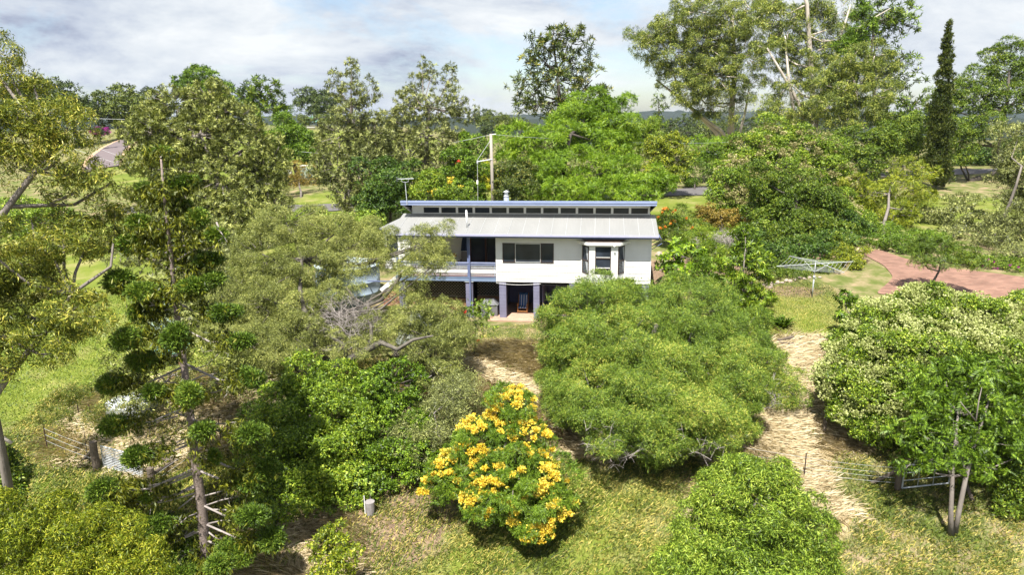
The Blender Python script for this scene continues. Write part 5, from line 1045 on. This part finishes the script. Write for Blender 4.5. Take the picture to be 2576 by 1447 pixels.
# centre right background
T('jacaranda', 'large bright green feathery tree rising behind the middle of the roof', 'tree', 'jacaranda', (1400, 66), [
  (1475, 270, 62, 42, 70), (1530, 290, 60, 45, 70), (1450, 320, 70, 45, 69), (1560, 340, 50, 45, 69), (1500, 370, 70, 45, 68), (1310, 350, 55, 38, 66), (1370, 370, 60, 40, 65), (1290, 400, 48, 36, 65), (1400, 420, 80, 45, 64), (1340, 440, 70, 36, 63), (1480, 450, 70, 40, 63), (1560, 430, 50, 40, 65), (1430, 480, 90, 30, 61), (1330, 485, 60, 20, 61)], .4)
T('jacaranda', 'low spreading feathery green tree touching the right end of the roof', 'tree', 'jacaranda', (1640, 61), [(1560, 470, 50, 28, 61), (1630, 455, 55, 28, 61), (1600, 490, 60, 20, 59), (1675, 465, 28, 22, 61)], .2, size=.9)
T('lilly_pilly', 'dark olive shrub with bronze tips directly right of the power pole', 'shrub', 'densedark', (1285, 60), [(1270, 440, 30, 36, 61), (1300, 470, 40, 36, 60), (1260, 480, 26, 26, 60), (1320, 430, 24, 30, 61)], .12, size=.8, lm='silky', cover=1.1)
T('silky_oak', 'tall open dark tree standing against the sky above the bright green feathery tree', 'tree', 'silky', (1415, 84), [
  (1390, 95, 55, 32, 85), (1345, 130, 30, 26, 85), (1430, 110, 50, 30, 85), (1370, 160, 60, 30, 85), (1450, 160, 50, 32, 84), (1490, 200, 40, 26, 84, .9), (1400, 200, 70, 32, 84), (1335, 210, 45, 26, 85), (1360, 255, 70, 30, 84), (1460, 240, 60, 24, 84), (1310, 255, 30, 16, 85, .8), (1410, 290, 50, 24, 84), (1455, 75, 14, 12, 85), (1515, 230, 22, 10, 84, .8)], .4, cover=1.5, size=1.2)
T('thin_gum', 'small thin tree with a tiny crown standing above the far hills', 'tree', 'silky', (1660, 118), [(1658, 248, 14, 12, 118), (1660, 270, 18, 14, 118), (1655, 295, 12, 10, 118, .7)], .2, lm='dark', cover=1.4)
T('jacaranda', 'paler feathery tree immediately right of the large bright green tree', 'tree', 'jacaranda', (1610, 84), [(1590, 330, 36, 30, 85), (1620, 345, 30, 30, 84), (1640, 370, 26, 30, 83), (1600, 380, 36, 36, 83), (1640, 310, 26, 16, 86)], .25, size=1.1, lm='laurel', cover=.75)
T('mango_tree', 'yellow-brown leafy tree between the bright green tree and the tall gum', 'tree', 'broad', (1670, 74), [(1650, 370, 30, 28, 76), (1690, 360, 36, 28, 76), (1660, 410, 36, 34, 75), (1710, 400, 34, 32, 75), (1640, 440, 24, 20, 74), (1690, 440, 34, 22, 74)], .18, size=1.4, lm='goldolive', cover=.8)
T('feathery_tree', 'small light green feathery tree below the tall gum trunk', 'tree', 'jacaranda', (1775, 88), [(1770, 370, 42, 22, 90), (1800, 390, 36, 18, 89), (1750, 400, 34, 18, 89), (1830, 360, 26, 16, 92)], .2, lm='jacaranda', cover=.7)
T('round_shrub', 'round clipped-looking green shrub beside the street right of the house', 'shrub', 'densedark', ('g', 1748, 478), [(1748, 440, 37, 28, 83)], .12, size=.7, lm='shade')
T('tall_gum', 'very tall gum with pale forked trunk and airy crown right of centre', 'tree', 'tallgum', ('g', 1837, 398), [
  (1660, 90, 55, 40, 118), (1710, 60, 60, 55, 118), (1620, 120, 36, 34, 119, .8), (1690, 130, 60, 40, 118), (1760, 30, 70, 50, 117), (1770, 110, 70, 60, 117), (1720, 190, 60, 50, 118), (1800, 190, 70, 60, 116), (1650, 165, 30, 26, 119, .6), (1780, 260, 50, 40, 117), (1830, 60, 60, 70, 116), (1870, 140, 50, 60, 116), (1880, 220, 36, 50, 116, .8), (1760, 160, 50, 50, 120), (1590, 80, 22, 18, 120, .8), (1840, 290, 30, 26, 116, .6), (1900, 40, 60, 60, 116), (1740, 225, 50, 40, 116)], .62,
  trunk=[(1838, 330, 119), (1842, 260, 119), (1848, 180, 119), (1845, 100, 119), (1840, 20, 119)])
g2 = [o_ for o_ in COL.objects if o_.name == 'tall_gum'][0]
lb_ = MB()
for pts, r in (([(1836, 385, 119), (1800, 330, 119), (1760, 290, 119), (1715, 250, 119), (1650, 200, 119)], (.5, .4, .33, .25, .12)), ([(1838, 365, 119), (1815, 330, 118.5), (1775, 300, 118), (1740, 275, 118)], (.4, .3, .22, .12)), ([(1838, 380, 119), (1862, 330, 119), (1875, 280, 119), (1885, 220, 119)], (.4, .25, .2, .12)), ([(1715, 250, 119), (1690, 170, 119), (1660, 120, 119)], (.2, .14, .08)), ([(1845, 270, 119), (1830, 190, 119), (1800, 110, 119)], (.25, .17, .1))):
    lb_.tube([W(*p) for p in pts], r, 8)
l_ = lb_.build('pale_limbs', MAT['bark_pale'], g2, True); l_.data.transform(Matrix.Translation(-g2.location))
T('tall_gum', 'very tall gum with several upright pale stems behind the cream-flowered dome', 'tree', 'tallgum', (2040, 98), [
  (1980, 60, 60, 60, 100), (2050, 40, 50, 50, 100), (1950, 130, 55, 50, 100), (2030, 130, 60, 50, 99), (2100, 100, 50, 50, 99), (1990, 210, 55, 45, 99, .9), (2070, 200, 50, 50, 98), (1940, 280, 50, 35, 98), (2000, 280, 45, 40, 98), (1930, 30, 50, 50, 101), (2110, 30, 50, 40, 100, .7), (2060, 270, 40, 40, 98)], .5,
  trunk=[(2048, 330, 98), (2045, 250, 98), (2040, 170, 98), (2035, 90, 98), (2030, 10, 98), (2010, -60, 98)])
g2 = [o_ for o_ in COL.objects if o_.name.startswith('tall_gum') and o_ is not g2 and o_.parent is None][0]
lb_ = MB()
for pts, r in (([(2040, 360, 98), (2005, 250, 98), (1965, 180, 98), (1930, 120, 98)], (.3, .25, .18, .1)), ([(2045, 340, 98), (2000, 300, 98), (1985, 210, 98), (1975, 90, 98)], (.3, .24, .2, .1)), ([(2050, 330, 98), (2075, 200, 98), (2110, 110, 98), (2140, 10, 98)], (.3, .22, .16, .08)), ([(2060, 370, 98), (2110, 330, 97), (2150, 270, 97)], (.3, .2, .12)), ([(2110, 110, 98), (2170, 60, 98), (2240, 20, 98)], (.14, .1, .05))):
    lb_.tube([W(*p) for p in pts], r, 8)
l_ = lb_.build('pale_limbs', MAT['bark_pale'], g2, True); l_.data.transform(Matrix.Translation(-g2.location))
T('leafy_gum', 'yellow-green crowned gum with a dark vine-wrapped stem left of the cypress', 'tree', 'tallgum', (2145, 90), [(2140, 150, 55, 40, 91), (2200, 140, 45, 40, 91), (2220, 190, 40, 30, 91), (2150, 210, 55, 40, 90), (2100, 260, 55, 40, 90), (2170, 280, 55, 40, 90), (2120, 320, 50, 40, 89), (2230, 160, 40, 26, 92), (2060, 210, 40, 40, 91), (2200, 240, 50, 40, 90)], .4, lm='gumfar', size=.9, cover=1.3)
T('vine_column', 'column of dark green vine climbing a gum stem at the top right', 'vine', 'dense', (2165, 93), [(2170, 60, 26, 50, 94), (2150, 110, 24, 30, 94), (2135, 200, 20, 50, 93), (2130, 130, 26, 30, 94)], .3, lm='shade', size=1.2)
T('bare_sheoak', 'open dark twiggy tree left of the cypress against the sky', 'tree', 'silky', (2230, 104), [(2210, 30, 60, 40, 105), (2260, 60, 45, 40, 105), (2200, 90, 40, 30, 105, .7), (2280, 30, 35, 30, 105), (2270, 150, 40, 26, 104, .7), (2290, 200, 35, 20, 104, .7), (2250, 240, 50, 30, 104, .9), (2290, 270, 40, 24, 103, .9), (2220, 290, 50, 30, 102), (2260, 310, 50, 26, 101)], .35, lm='dark', cover=1.3, size=1.4, trunk=[(2215, 330, 103), (2200, 240, 104), (2190, 150, 104), (2200, 50, 104)])
T('understorey_tree', 'dark shady tree behind the right slope of the cream-flowered dome', 'tree', 'densedark', (2180, 84), [(2160, 360, 50, 45, 85), (2110, 380, 40, 35, 84), (2210, 370, 40, 40, 85), (2230, 340, 36, 30, 86), (2180, 420, 50, 26, 83), (2270, 345, 40, 40, 87)], .2, lm='dark', size=1.1)
T('understorey_tree', 'bright green leafy tree left of the dark lower cypress', 'tree', 'dense', (2285, 92), [(2285, 330, 40, 30, 93), (2260, 370, 40, 30, 92), (2300, 390, 36, 26, 92), (2310, 310, 30, 24, 94)], .2, lm='lime', size=1.1)
cy = T('cypress', 'tall narrow dark cypress rising at right against the sky', 'tree', 'cypress', ('g', 2372, 470), [(2386, 75, 5, 24, 80.5), (2384, 110, 9, 28, 80.5), (2380, 150, 12, 32, 80.5), (2376, 200, 16, 40, 80), (2370, 260, 21, 45, 80), (2364, 330, 26, 50, 80), (2360, 400, 25, 45, 80), (2366, 440, 22, 28, 80)], .2, limbs=0, twigs=False, depth=1, cover=1.2)
T('spreading_tree', 'wide flat-layered olive tree at the right edge behind the street', 'tree', 'dense', (2470, 88), [(2400, 230, 50, 22, 90), (2380, 270, 46, 26, 89), (2450, 200, 40, 26, 91), (2460, 250, 50, 30, 89), (2520, 180, 40, 30, 91), (2550, 130, 40, 28, 92), (2490, 140, 26, 18, 92), (2540, 250, 50, 40, 89), (2380, 320, 60, 26, 88), (2470, 320, 60, 30, 87), (2410, 360, 50, 24, 87), (2420, 395, 40, 16, 86), (2600, 200, 50, 60, 90)], .35, lm='dark', cover=.8, trunk=[(2520, 430, 88), (2510, 370, 88), (2530, 280, 88), (2540, 180, 90)])
T('grey_bush_tree', 'grey-green shrubby tree at the right edge in front of the street', 'tree', 'olive', (2540, 50), [(2560, 350, 50, 40, 52), (2520, 420, 36, 40, 52, .7), (2560, 460, 50, 50, 51), (2530, 540, 55, 40, 50), (2580, 560, 60, 60, 49), (2500, 600, 50, 26, 49, .8), (2560, 640, 60, 26, 48), (2600, 420, 60, 100, 51)], .15, lm='olive', cover=1.2)
T('street_hedge', 'dark tree mass across the street at far right', 'tree', 'densedark', (2460, 125), [(2430, 400, 50, 20, 126), (2500, 395, 60, 24, 126), (2560, 390, 50, 40, 126), (2400, 395, 30, 18, 125)], .4, lm='deep', size=1.3)
T('flowering_dome_tree', 'big dome-shaped tree with pale tan flower heads right of the house', 'tree', 'dense', (1975, 62), [
  (1960, 360, 80, 50, 64), (2030, 380, 70, 50, 63), (1890, 390, 60, 50, 63), (1940, 440, 90, 60, 61), (2060, 450, 80, 55, 61), (1850, 450, 50, 50, 61), (2120, 490, 55, 55, 60), (1830, 510, 40, 40, 60), (2080, 540, 70, 50, 59), (1900, 500, 70, 50, 59.5), (2140, 560, 40, 40, 59)], .4, lm='laurel', size=.85, flowers=('tanbloom', 420, .42, -.05, 34, 'bloom', 'flower_heads'))
T('paperbark', 'dense dark olive rounded tree in front of the tan-flowered dome, behind the clothes hoist', 'tree', 'densedark', (1985, 51), [(1990, 470, 60, 48, 52), (1930, 510, 50, 45, 52), (2050, 520, 60, 48, 51.5), (1980, 560, 75, 50, 51), (2080, 580, 50, 40, 50.5), (1930, 590, 45, 30, 50.5), (2110, 610, 40, 30, 50), (2020, 610, 50, 24, 50), (1910, 450, 40, 36, 52), (1960, 600, 50, 36, 49.5), (2100, 530, 40, 40, 51.5)], .28, lm='dark', size=.7)
T('golden_tree', 'yellow-green feathery tree left of the dark cypress, near the brick drive', 'tree', 'gold', ('g', 2222, 600), [(2250, 480, 60, 28, 58), (2190, 490, 50, 30, 57.5), (2300, 440, 50, 22, 60), (2280, 410, 36, 16, 61, .8), (2310, 500, 40, 28, 58), (2160, 540, 40, 30, 56), (2250, 540, 60, 30, 56), (2150, 460, 40, 22, 59)], .15, cover=1.2, lm='goldolive')
T('garden_bed_shrubs', 'low dark leafy shrubs filling the bed at the top of the brick drive', 'shrub', 'shrub', (2230, 50), [(2190, 605, 40, 18, 50), (2250, 612, 50, 20, 49), (2310, 600, 50, 20, 50.5), (2290, 625, 30, 14, 48), (2350, 600, 30, 16, 51), (2220, 585, 50, 20, 52)], .04, limbs=0, floor=0, twigs=False, lm='shade')
T('shade_shrubs', 'dark shrubs crowding the slope behind the clothes hoist, under the dense olive tree', 'shrub', 'dense', (2040, 48), [(1900, 650, 50, 26, 49), (1960, 640, 50, 30, 49.5), (2030, 640, 50, 30, 49.5), (2100, 610, 50, 30, 50), (2140, 580, 40, 40, 53), (1880, 610, 40, 30, 51)], .06, limbs=0, floor=0, twigs=False, lm='deep', size=.8)
T('strip_shrubs', 'wild shrubs on the shaded slope beside the dark cypress base', 'shrub', 'dense', (2400, 60), [(2400, 545, 60, 26, 62), (2460, 560, 40, 26, 60), (2420, 500, 50, 12, 68), (2340, 545, 40, 20, 61), (2400, 585, 50, 14, 56)], .05, limbs=0, floor=0, twigs=False, lm='olive', cover=.6)
T('flower_bed', 'low flowering plants with mauve blooms along the upper edge of the brick drive', 'flower bed', 'shrub', (2470, 46), [(2440, 655, 50, 14, 46.5), (2510, 660, 50, 14, 46), (2560, 668, 40, 14, 45)], .03, limbs=0, floor=0, twigs=False, lm='lime', cover=.9, flowers=('magenta', 10, .12, -1, 8, 'bloom', 'blossoms'))
T('poinciana', 'small dark flat-topped tree overhanging the brick drive', 'tree', 'jacaranda', (2350, 38), [(2310, 625, 34, 18, 39), (2350, 618, 46, 18, 39), (2410, 635, 42, 20, 38.5), (2450, 660, 34, 14, 38), (2320, 655, 30, 14, 38, .6), (2370, 660, 40, 16, 37.5, .5)], .1, size=.6, lm='dark', cover=.85)
T('round_bush', 'rounded yellow-green bush at the corner of the drive beside the clothes hoist', 'bush', 'shrub', (2140, 45), [(2140, 640, 34, 22, 46), (2155, 665, 22, 14, 45), (2100, 655, 30, 16, 46), (2120, 625, 26, 18, 46.5)], .05, lm='goldolive', limbs=0, floor=0, cover=1.1)
T('bed_shrubs', 'low mixed shrubs in the shaded bed behind the rock edging', 'shrub', 'shrub', (1990, 44), [(1960, 665, 50, 18, 45.5), (2020, 665, 50, 18, 45.5), (2070, 672, 40, 14, 45), (1940, 690, 30, 14, 43.5), (2000, 688, 40, 10, 44)], .03, limbs=0, floor=0, twigs=False, lm='dark')
# between house and dome
T('umbrella_tree', 'bright green large-leaved shrub against the right end wall of the house', 'shrub', 'rosette', (1712, 42.5), [(1712, 620, 32, 22, 43), (1690, 655, 34, 28, 42.5), (1740, 650, 34, 32, 42.5), (1715, 690, 40, 22, 42), (1765, 665, 18, 20, 42.5)], .06, lm='jacaranda', size=1.1)
T('orange_grevillea', 'wispy shrub with orange flowers behind the right end of the roof', 'shrub', 'olive', (1700, 51), [(1700, 545, 36, 22, 52), (1690, 580, 36, 24, 51), (1735, 575, 34, 26, 51), (1675, 555, 20, 30, 51)], .06, size=.8, cover=1.3, lm='dark', flowers=('orange', 16, .1, .1, 8, 'bloom', 'blossoms'))
T('bronze_shrub', 'bronze-tipped rounded shrub behind the orange-flowered shrub', 'shrub', 'shrub', (1815, 55), [(1790, 545, 34, 24, 56), (1830, 555, 36, 24, 55.5), (1865, 565, 26, 18, 55), (1770, 530, 22, 16, 56)], .08, lm='reddish', cover=1.2, size=1.3)
T('grey_twig_shrub', 'half-dead shrub with silvery bare twigs between the bronze shrub and the bright large-leaved one', 'shrub', 'wisp', (1800, 47), [(1770, 600, 50, 26, 49, 1.4), (1830, 610, 45, 24, 48.5, 1.4), (1790, 640, 50, 26, 47.5, 1.6), (1850, 590, 36, 26, 49.5)], .08, lm='laurel', cover=2)
g3 = [o_ for o_ in COL.objects if o_.name == 'grey_twig_shrub'][0]; twiggy(g3, 1825, 600, 34, 26, 47, 60, 9); twiggy(g3, 1752, 625, 14, 26, 47, 24, 10)
T('banksia', 'upright yellow-olive tree with stiff leaf whorls right of the house', 'tree', 'bankspiky', (1880, 37.5), [(1875, 590, 20, 28, 38.8), (1880, 625, 34, 26, 38.5), (1850, 660, 38, 26, 38), (1900, 655, 36, 28, 38), (1830, 710, 42, 30, 37.5), (1895, 710, 42, 34, 37.5), (1850, 755, 50, 26, 37), (1920, 750, 24, 22, 37), (1890, 790, 30, 24, 36.5)], .09, cover=1.0, lm='laurel')
T('small_shrub', 'small bright green shrub between the bright large-leaved shrub and the yellow-olive tree', 'shrub', 'shrub', (1780, 40), [(1785, 690, 32, 30, 40.5), (1800, 720, 26, 26, 39.5), (1770, 660, 20, 20, 41)], .04, lm='shade', cover=1.2)
for i, (x, y, s, lab) in enumerate(((1940, 818, 1.0, 'left clump of strappy dark green leaves at the edge of the dry bank'), (1968, 822, 1.25, 'larger right clump of strappy dark green leaves at the edge of the dry bank'))):
    g = G(x, y); rs = np.random.default_rng(i+50); n_ = 90; a = rs.uniform(0, 6.28, n_); e = rs.uniform(.5, 1.4, n_); d_ = np.stack([np.cos(a)*np.cos(e), np.sin(a)*np.cos(e), np.sin(e)], -1); L_ = s*rs.uniform(.5, .8, n_)
    sd_ = np.stack([-np.sin(a), np.cos(a), a*0], -1)*.03*s; p0 = rs.normal(size=(n_, 3))*[.12, .12, 0]; p1 = p0+d_*L_[:, None]*.6; p2 = p1+(d_*[1, 1, .2])*L_[:, None]*.5
    q_ = np.concatenate([np.stack([p0-sd_, p0+sd_, p1+sd_, p1-sd_], 1), np.stack([p1-sd_, p1+sd_, p2+sd_*.2, p2-sd_*.2], 1)])
    r_ = empty('strappy_plant', g, 0, lab, 'plant'); mesh_np('leaves', q_, 4, LM['shade'], r_)
T('bank_shrub', 'small yellow-green shrub just left of the strappy plants', 'shrub', 'bankspiky', (1925, 35), [(1915, 815, 20, 22, 35.5), (1925, 790, 14, 14, 35.8)], .03, cover=.9, size=.8, lm='laurel')
# right foreground
T('magnolia', 'small glossy dark green tree left of the cream-blossomed tree', 'tree', 'magnolia', (2140, 33.5), [(2125, 755, 22, 24, 34), (2165, 765, 26, 14, 34), (2135, 800, 26, 20, 33.7), (2145, 835, 22, 16, 33.4), (2110, 870, 26, 16, 33, .8)], .06, cover=1.2)
T('cream_blossom_tree', 'huge rounded tree thick with pale cream-green blossom at the right', 'tree', 'cream', (2360, 28.5), [
  (2330, 775, 80, 50, 31), (2230, 810, 70, 50, 30.5), (2430, 805, 80, 55, 30.5), (2510, 805, 60, 45, 31), (2180, 880, 90, 60, 29.5), (2300, 880, 110, 75, 29), (2430, 900, 110, 80, 28.8), (2130, 960, 70, 65, 28.8), (2240, 990, 90, 70, 28), (2350, 1010, 90, 60, 27.6), (2540, 880, 80, 80, 29.5), (2190, 1050, 70, 45, 27.5), (2600, 820, 80, 80, 31), (2240, 940, 90, 60, 28.6), (2380, 850, 90, 60, 29.6)], .35,
  flowers=('cream', 900, .42, -.1, 50, 'bloom', 'blossoms'))
T('privet_tree', 'dark leafy tree in deep shade at the right edge below the cream-blossomed one', 'tree', 'laurel', (2560, 26.5), [(2560, 980, 80, 80, 27.5), (2540, 1080, 70, 60, 26.8), (2570, 1160, 60, 60, 26), (2480, 1040, 60, 60, 27.3), (2560, 1250, 50, 50, 25.5), (2620, 1080, 80, 160, 26.5), (2400, 1100, 110, 50, 27, .8)], .2, lm='dark')
T('pinnate_tree', 'young tree with long feathery fronds and two pale slender trunks at lower right', 'tree', 'tallow', ('g', 2393, 1350), [
  (2380, 960, 80, 50, 24.8), (2450, 940, 70, 45, 25), (2330, 1000, 60, 40, 24.5, .9), (2480, 1020, 80, 50, 24.5), (2400, 1050, 90, 50, 24, .9), (2310, 1090, 60, 45, 23.8), (2370, 1140, 80, 40, 23.5), (2470, 1110, 80, 45, 23.8), (2540, 1060, 50, 50, 24), (2440, 1170, 60, 26, 23.4, .7), (2300, 1160, 50, 26, 23.5, .7), (2520, 940, 50, 40, 25), (2560, 1150, 50, 40, 23.8)], .1,
  trunk=[(2392, 1290, 22.6), (2396, 1200, 22.8), (2402, 1120, 23.2), (2410, 1040, 23.8)], lm='shade', bark='bark_grey')
g4 = [o_ for o_ in COL.objects if o_.name == 'pinnate_tree'][0]
ts_ = MB().tube([g4.location+Vector((.12, 0, -.1)), W(2412, 1290, 22.5), W(2428, 1210, 22.8), W(2445, 1140, 23.2), W(2490, 1000, 24)], [.1, .085, .08, .07, .03], 10)
ts_.tube([W(2430, 1200, 22.8), W(2420, 1150, 23), W(2398, 1080, 23.5)], [.05, .045, .03], 8).tube([W(2455, 1060, 23), W(2462, 1010, 23.2), W(2470, 975, 23.3)], [.03, .025, .012], 6).tube([W(2455, 1060, 23), W(2430, 1030, 23), W(2415, 1010, 23)], [.03, .02, .012], 6)
l_ = ts_.build('second_trunk', MAT['bark_grey'], g4, True); l_.data.transform(Matrix.Translation(-g4.location))
# far middle distance behind the pole
for i, (lab, bl, lm_) in enumerate((('dark round tree on the far ridge right of the small grey building', [(1215, 292, 26, 14, 250), (1200, 302, 20, 10, 250)], 'far'),
   ('olive rounded tree on the far ridge above the power pole', [(1248, 300, 36, 16, 240), (1270, 308, 22, 12, 240)], 'farmid'),
   ('dark bushy tree below the far ridge left of the power pole', [(1215, 322, 16, 14, 215), (1235, 326, 18, 11, 215)], 'far'),
   ('brownish small tree below the far ridge right of the pole top', [(1262, 320, 14, 12, 205)], 'olivegreen'),
   ('small round tree in the pasture just left of the power pole', [(1228, 372, 12, 10, 118)], 'farmid'),
   ('pale scrub in the pasture left of the power pole', [(1205, 352, 18, 10, 140), (1185, 362, 18, 9, 138)], 'olive'),
   ('dark tree at the pasture edge under the far hills', [(1300, 312, 26, 12, 200), (1330, 318, 22, 10, 195)], 'farmid'))):
    T('pasture_tree', lab, 'tree', 'farmid', (bl[0][0], bl[0][4]), bl, .3, lm=lm_, size=.7 if bl[0][4] > 150 else .45)
# woods filling the valley on the right: trees one can just tell apart, low and dark
rw = random.Random(21)
names = ['%s from the left of the dark valley trees below the blue hills' % s for s in ('first', 'second', 'third', 'fourth', 'fifth', 'sixth', 'seventh', 'eighth', 'ninth', 'tenth', 'eleventh', 'twelfth')]
for i in range(12):
    x = 1570+i*46+rw.uniform(-10, 10); Yv = rw.uniform(230, 330); y = 322+rw.uniform(-8, 14)
    T('valley_tree', names[i], 'tree', 'far', (x, Yv), [(x, y, rw.uniform(28, 42), rw.uniform(12, 20), Yv), (x+15, y+22, 40, 16, Yv-20)], .5, lm='far' if i % 2 else 'farmid', group='dark trees in the valley below the blue hills', cover=.8)
# left background behind the lane
T('hedge_tree', 'olive tree beyond the lane, left of the thin-trunked lawn tree', 'tree', 'olive', (690, 75), [(690, 470, 36, 24, 76), (640, 480, 40, 30, 74), (700, 420, 26, 20, 80)], .15, lm='olivegreen', cover=1.5)
T('fence_line_bush', 'low yellow-green bushes along the lane behind the gnarled tree crown', 'bush', 'dense', (890, 55), [(780, 545, 50, 20, 58), (860, 560, 50, 22, 55), (930, 560, 40, 22, 53)], .05, lm='lime', limbs=0, floor=0, cover=.7)

# ---------------------------------------------------------------- grass that nobody could count
def blades(name, label, n, sampler, Lm, wd, lm, seed, lay=.5, kx=0):
    rs = np.random.default_rng(seed); x, y = sampler(rs, n); z = zt(x, y); n = len(x)
    p = np.stack([x, y, z-.01], -1); a = rs.uniform(0, 6.28, n) if not kx else 2.2*np.sin(x*.55+1.3*np.sin(y*.6))+1.5*np.sin(y*.8+x*.3)+rs.normal(size=n)*kx; e = rs.uniform(lay, lay+.6, n)
    d_ = np.stack([np.cos(a)*np.cos(e), np.sin(a)*np.cos(e), np.sin(e)], -1); L_ = Lm*rs.uniform(.5, 1.3, n)[:, None]; s_ = np.stack([-np.sin(a), np.cos(a), 0*a], -1)*wd/2
    q_ = np.stack([p-s_, p+s_, p+d_*L_*.6+s_*.7, p+d_*L_*[1, 1, .75]], 1)
    o = mesh_np(name, q_, 4, LM[lm]); tag(o, label, 'grass', kind='stuff')
def samp(masks, ymin, ymax, thr, inv=None, patch=None, xr=24):
    def f(rs, n):
        x = rs.uniform(-xr, xr, n*4); y = rs.uniform(ymin, ymax, n*4); ok = np.abs(x) < y*.8+1
        d_ = np.zeros_like(x)
        for m in masks: d_ = np.maximum(d_, m(x, y))
        if inv:
            for m in inv: d_ = d_*(1-m(x, y))
        pn = np.sin(x*2.1+1.5*np.sin(y*1.3))*np.sin(y*2.3+1.2*np.sin(x*.9)) if patch else 0
        ok &= (d_+.35*pn) > rs.uniform(thr, 1, len(x)); return x[ok][:n], y[ok][:n]
    return f
allm = [lambda x, y: np.full_like(x, .75)]
blades('dry_grass', 'flattened pale straw grass covering the bank', 230000, samp(DRY, 19, 36, .2), .62, .016, 'straw', 1, -.12, .6)
blades('rank_grass', 'green and tan rough grass of the lower slope', 190000, samp(allm, 17.5, 34, .15, DRY, True), .24, .022, 'grassy', 2, .5)
blades('tall_weeds', 'tall green weeds around the leaning gate', 26000, samp([ell(-13, 24, 6, 4), ell(-16, 29, 5, 3)], 18, 36, .2, None, True), .32, .03, 'grassy', 3, .7)

def front_lawn(x, y):
    return np.where((x > -3.5) & (x < 3.8) & (y > 33.2) & (y < 37.3), .8, 0.)
hoist_lawn = ell(15.6, 37.6, 5.2, 4.2, .3); drive_edge = ell(24.5, 39.5, 5, 6, .1)
blades('lawn_grass', 'short mown lawn grass around the house and clothes hoist', 90000, samp([front_lawn, hoist_lawn], 33, 42, .3, [drive_edge]), .09, .02, 'grassy', 6, .6)
blades('field_grass', 'grass of the open field seen through the trees at left', 90000, samp([ell(-22, 40, 12, 11), ell(-22, 30, 8, 7)], 23, 52, .2, None, None, 34), .16, .035, 'field', 7, .5)
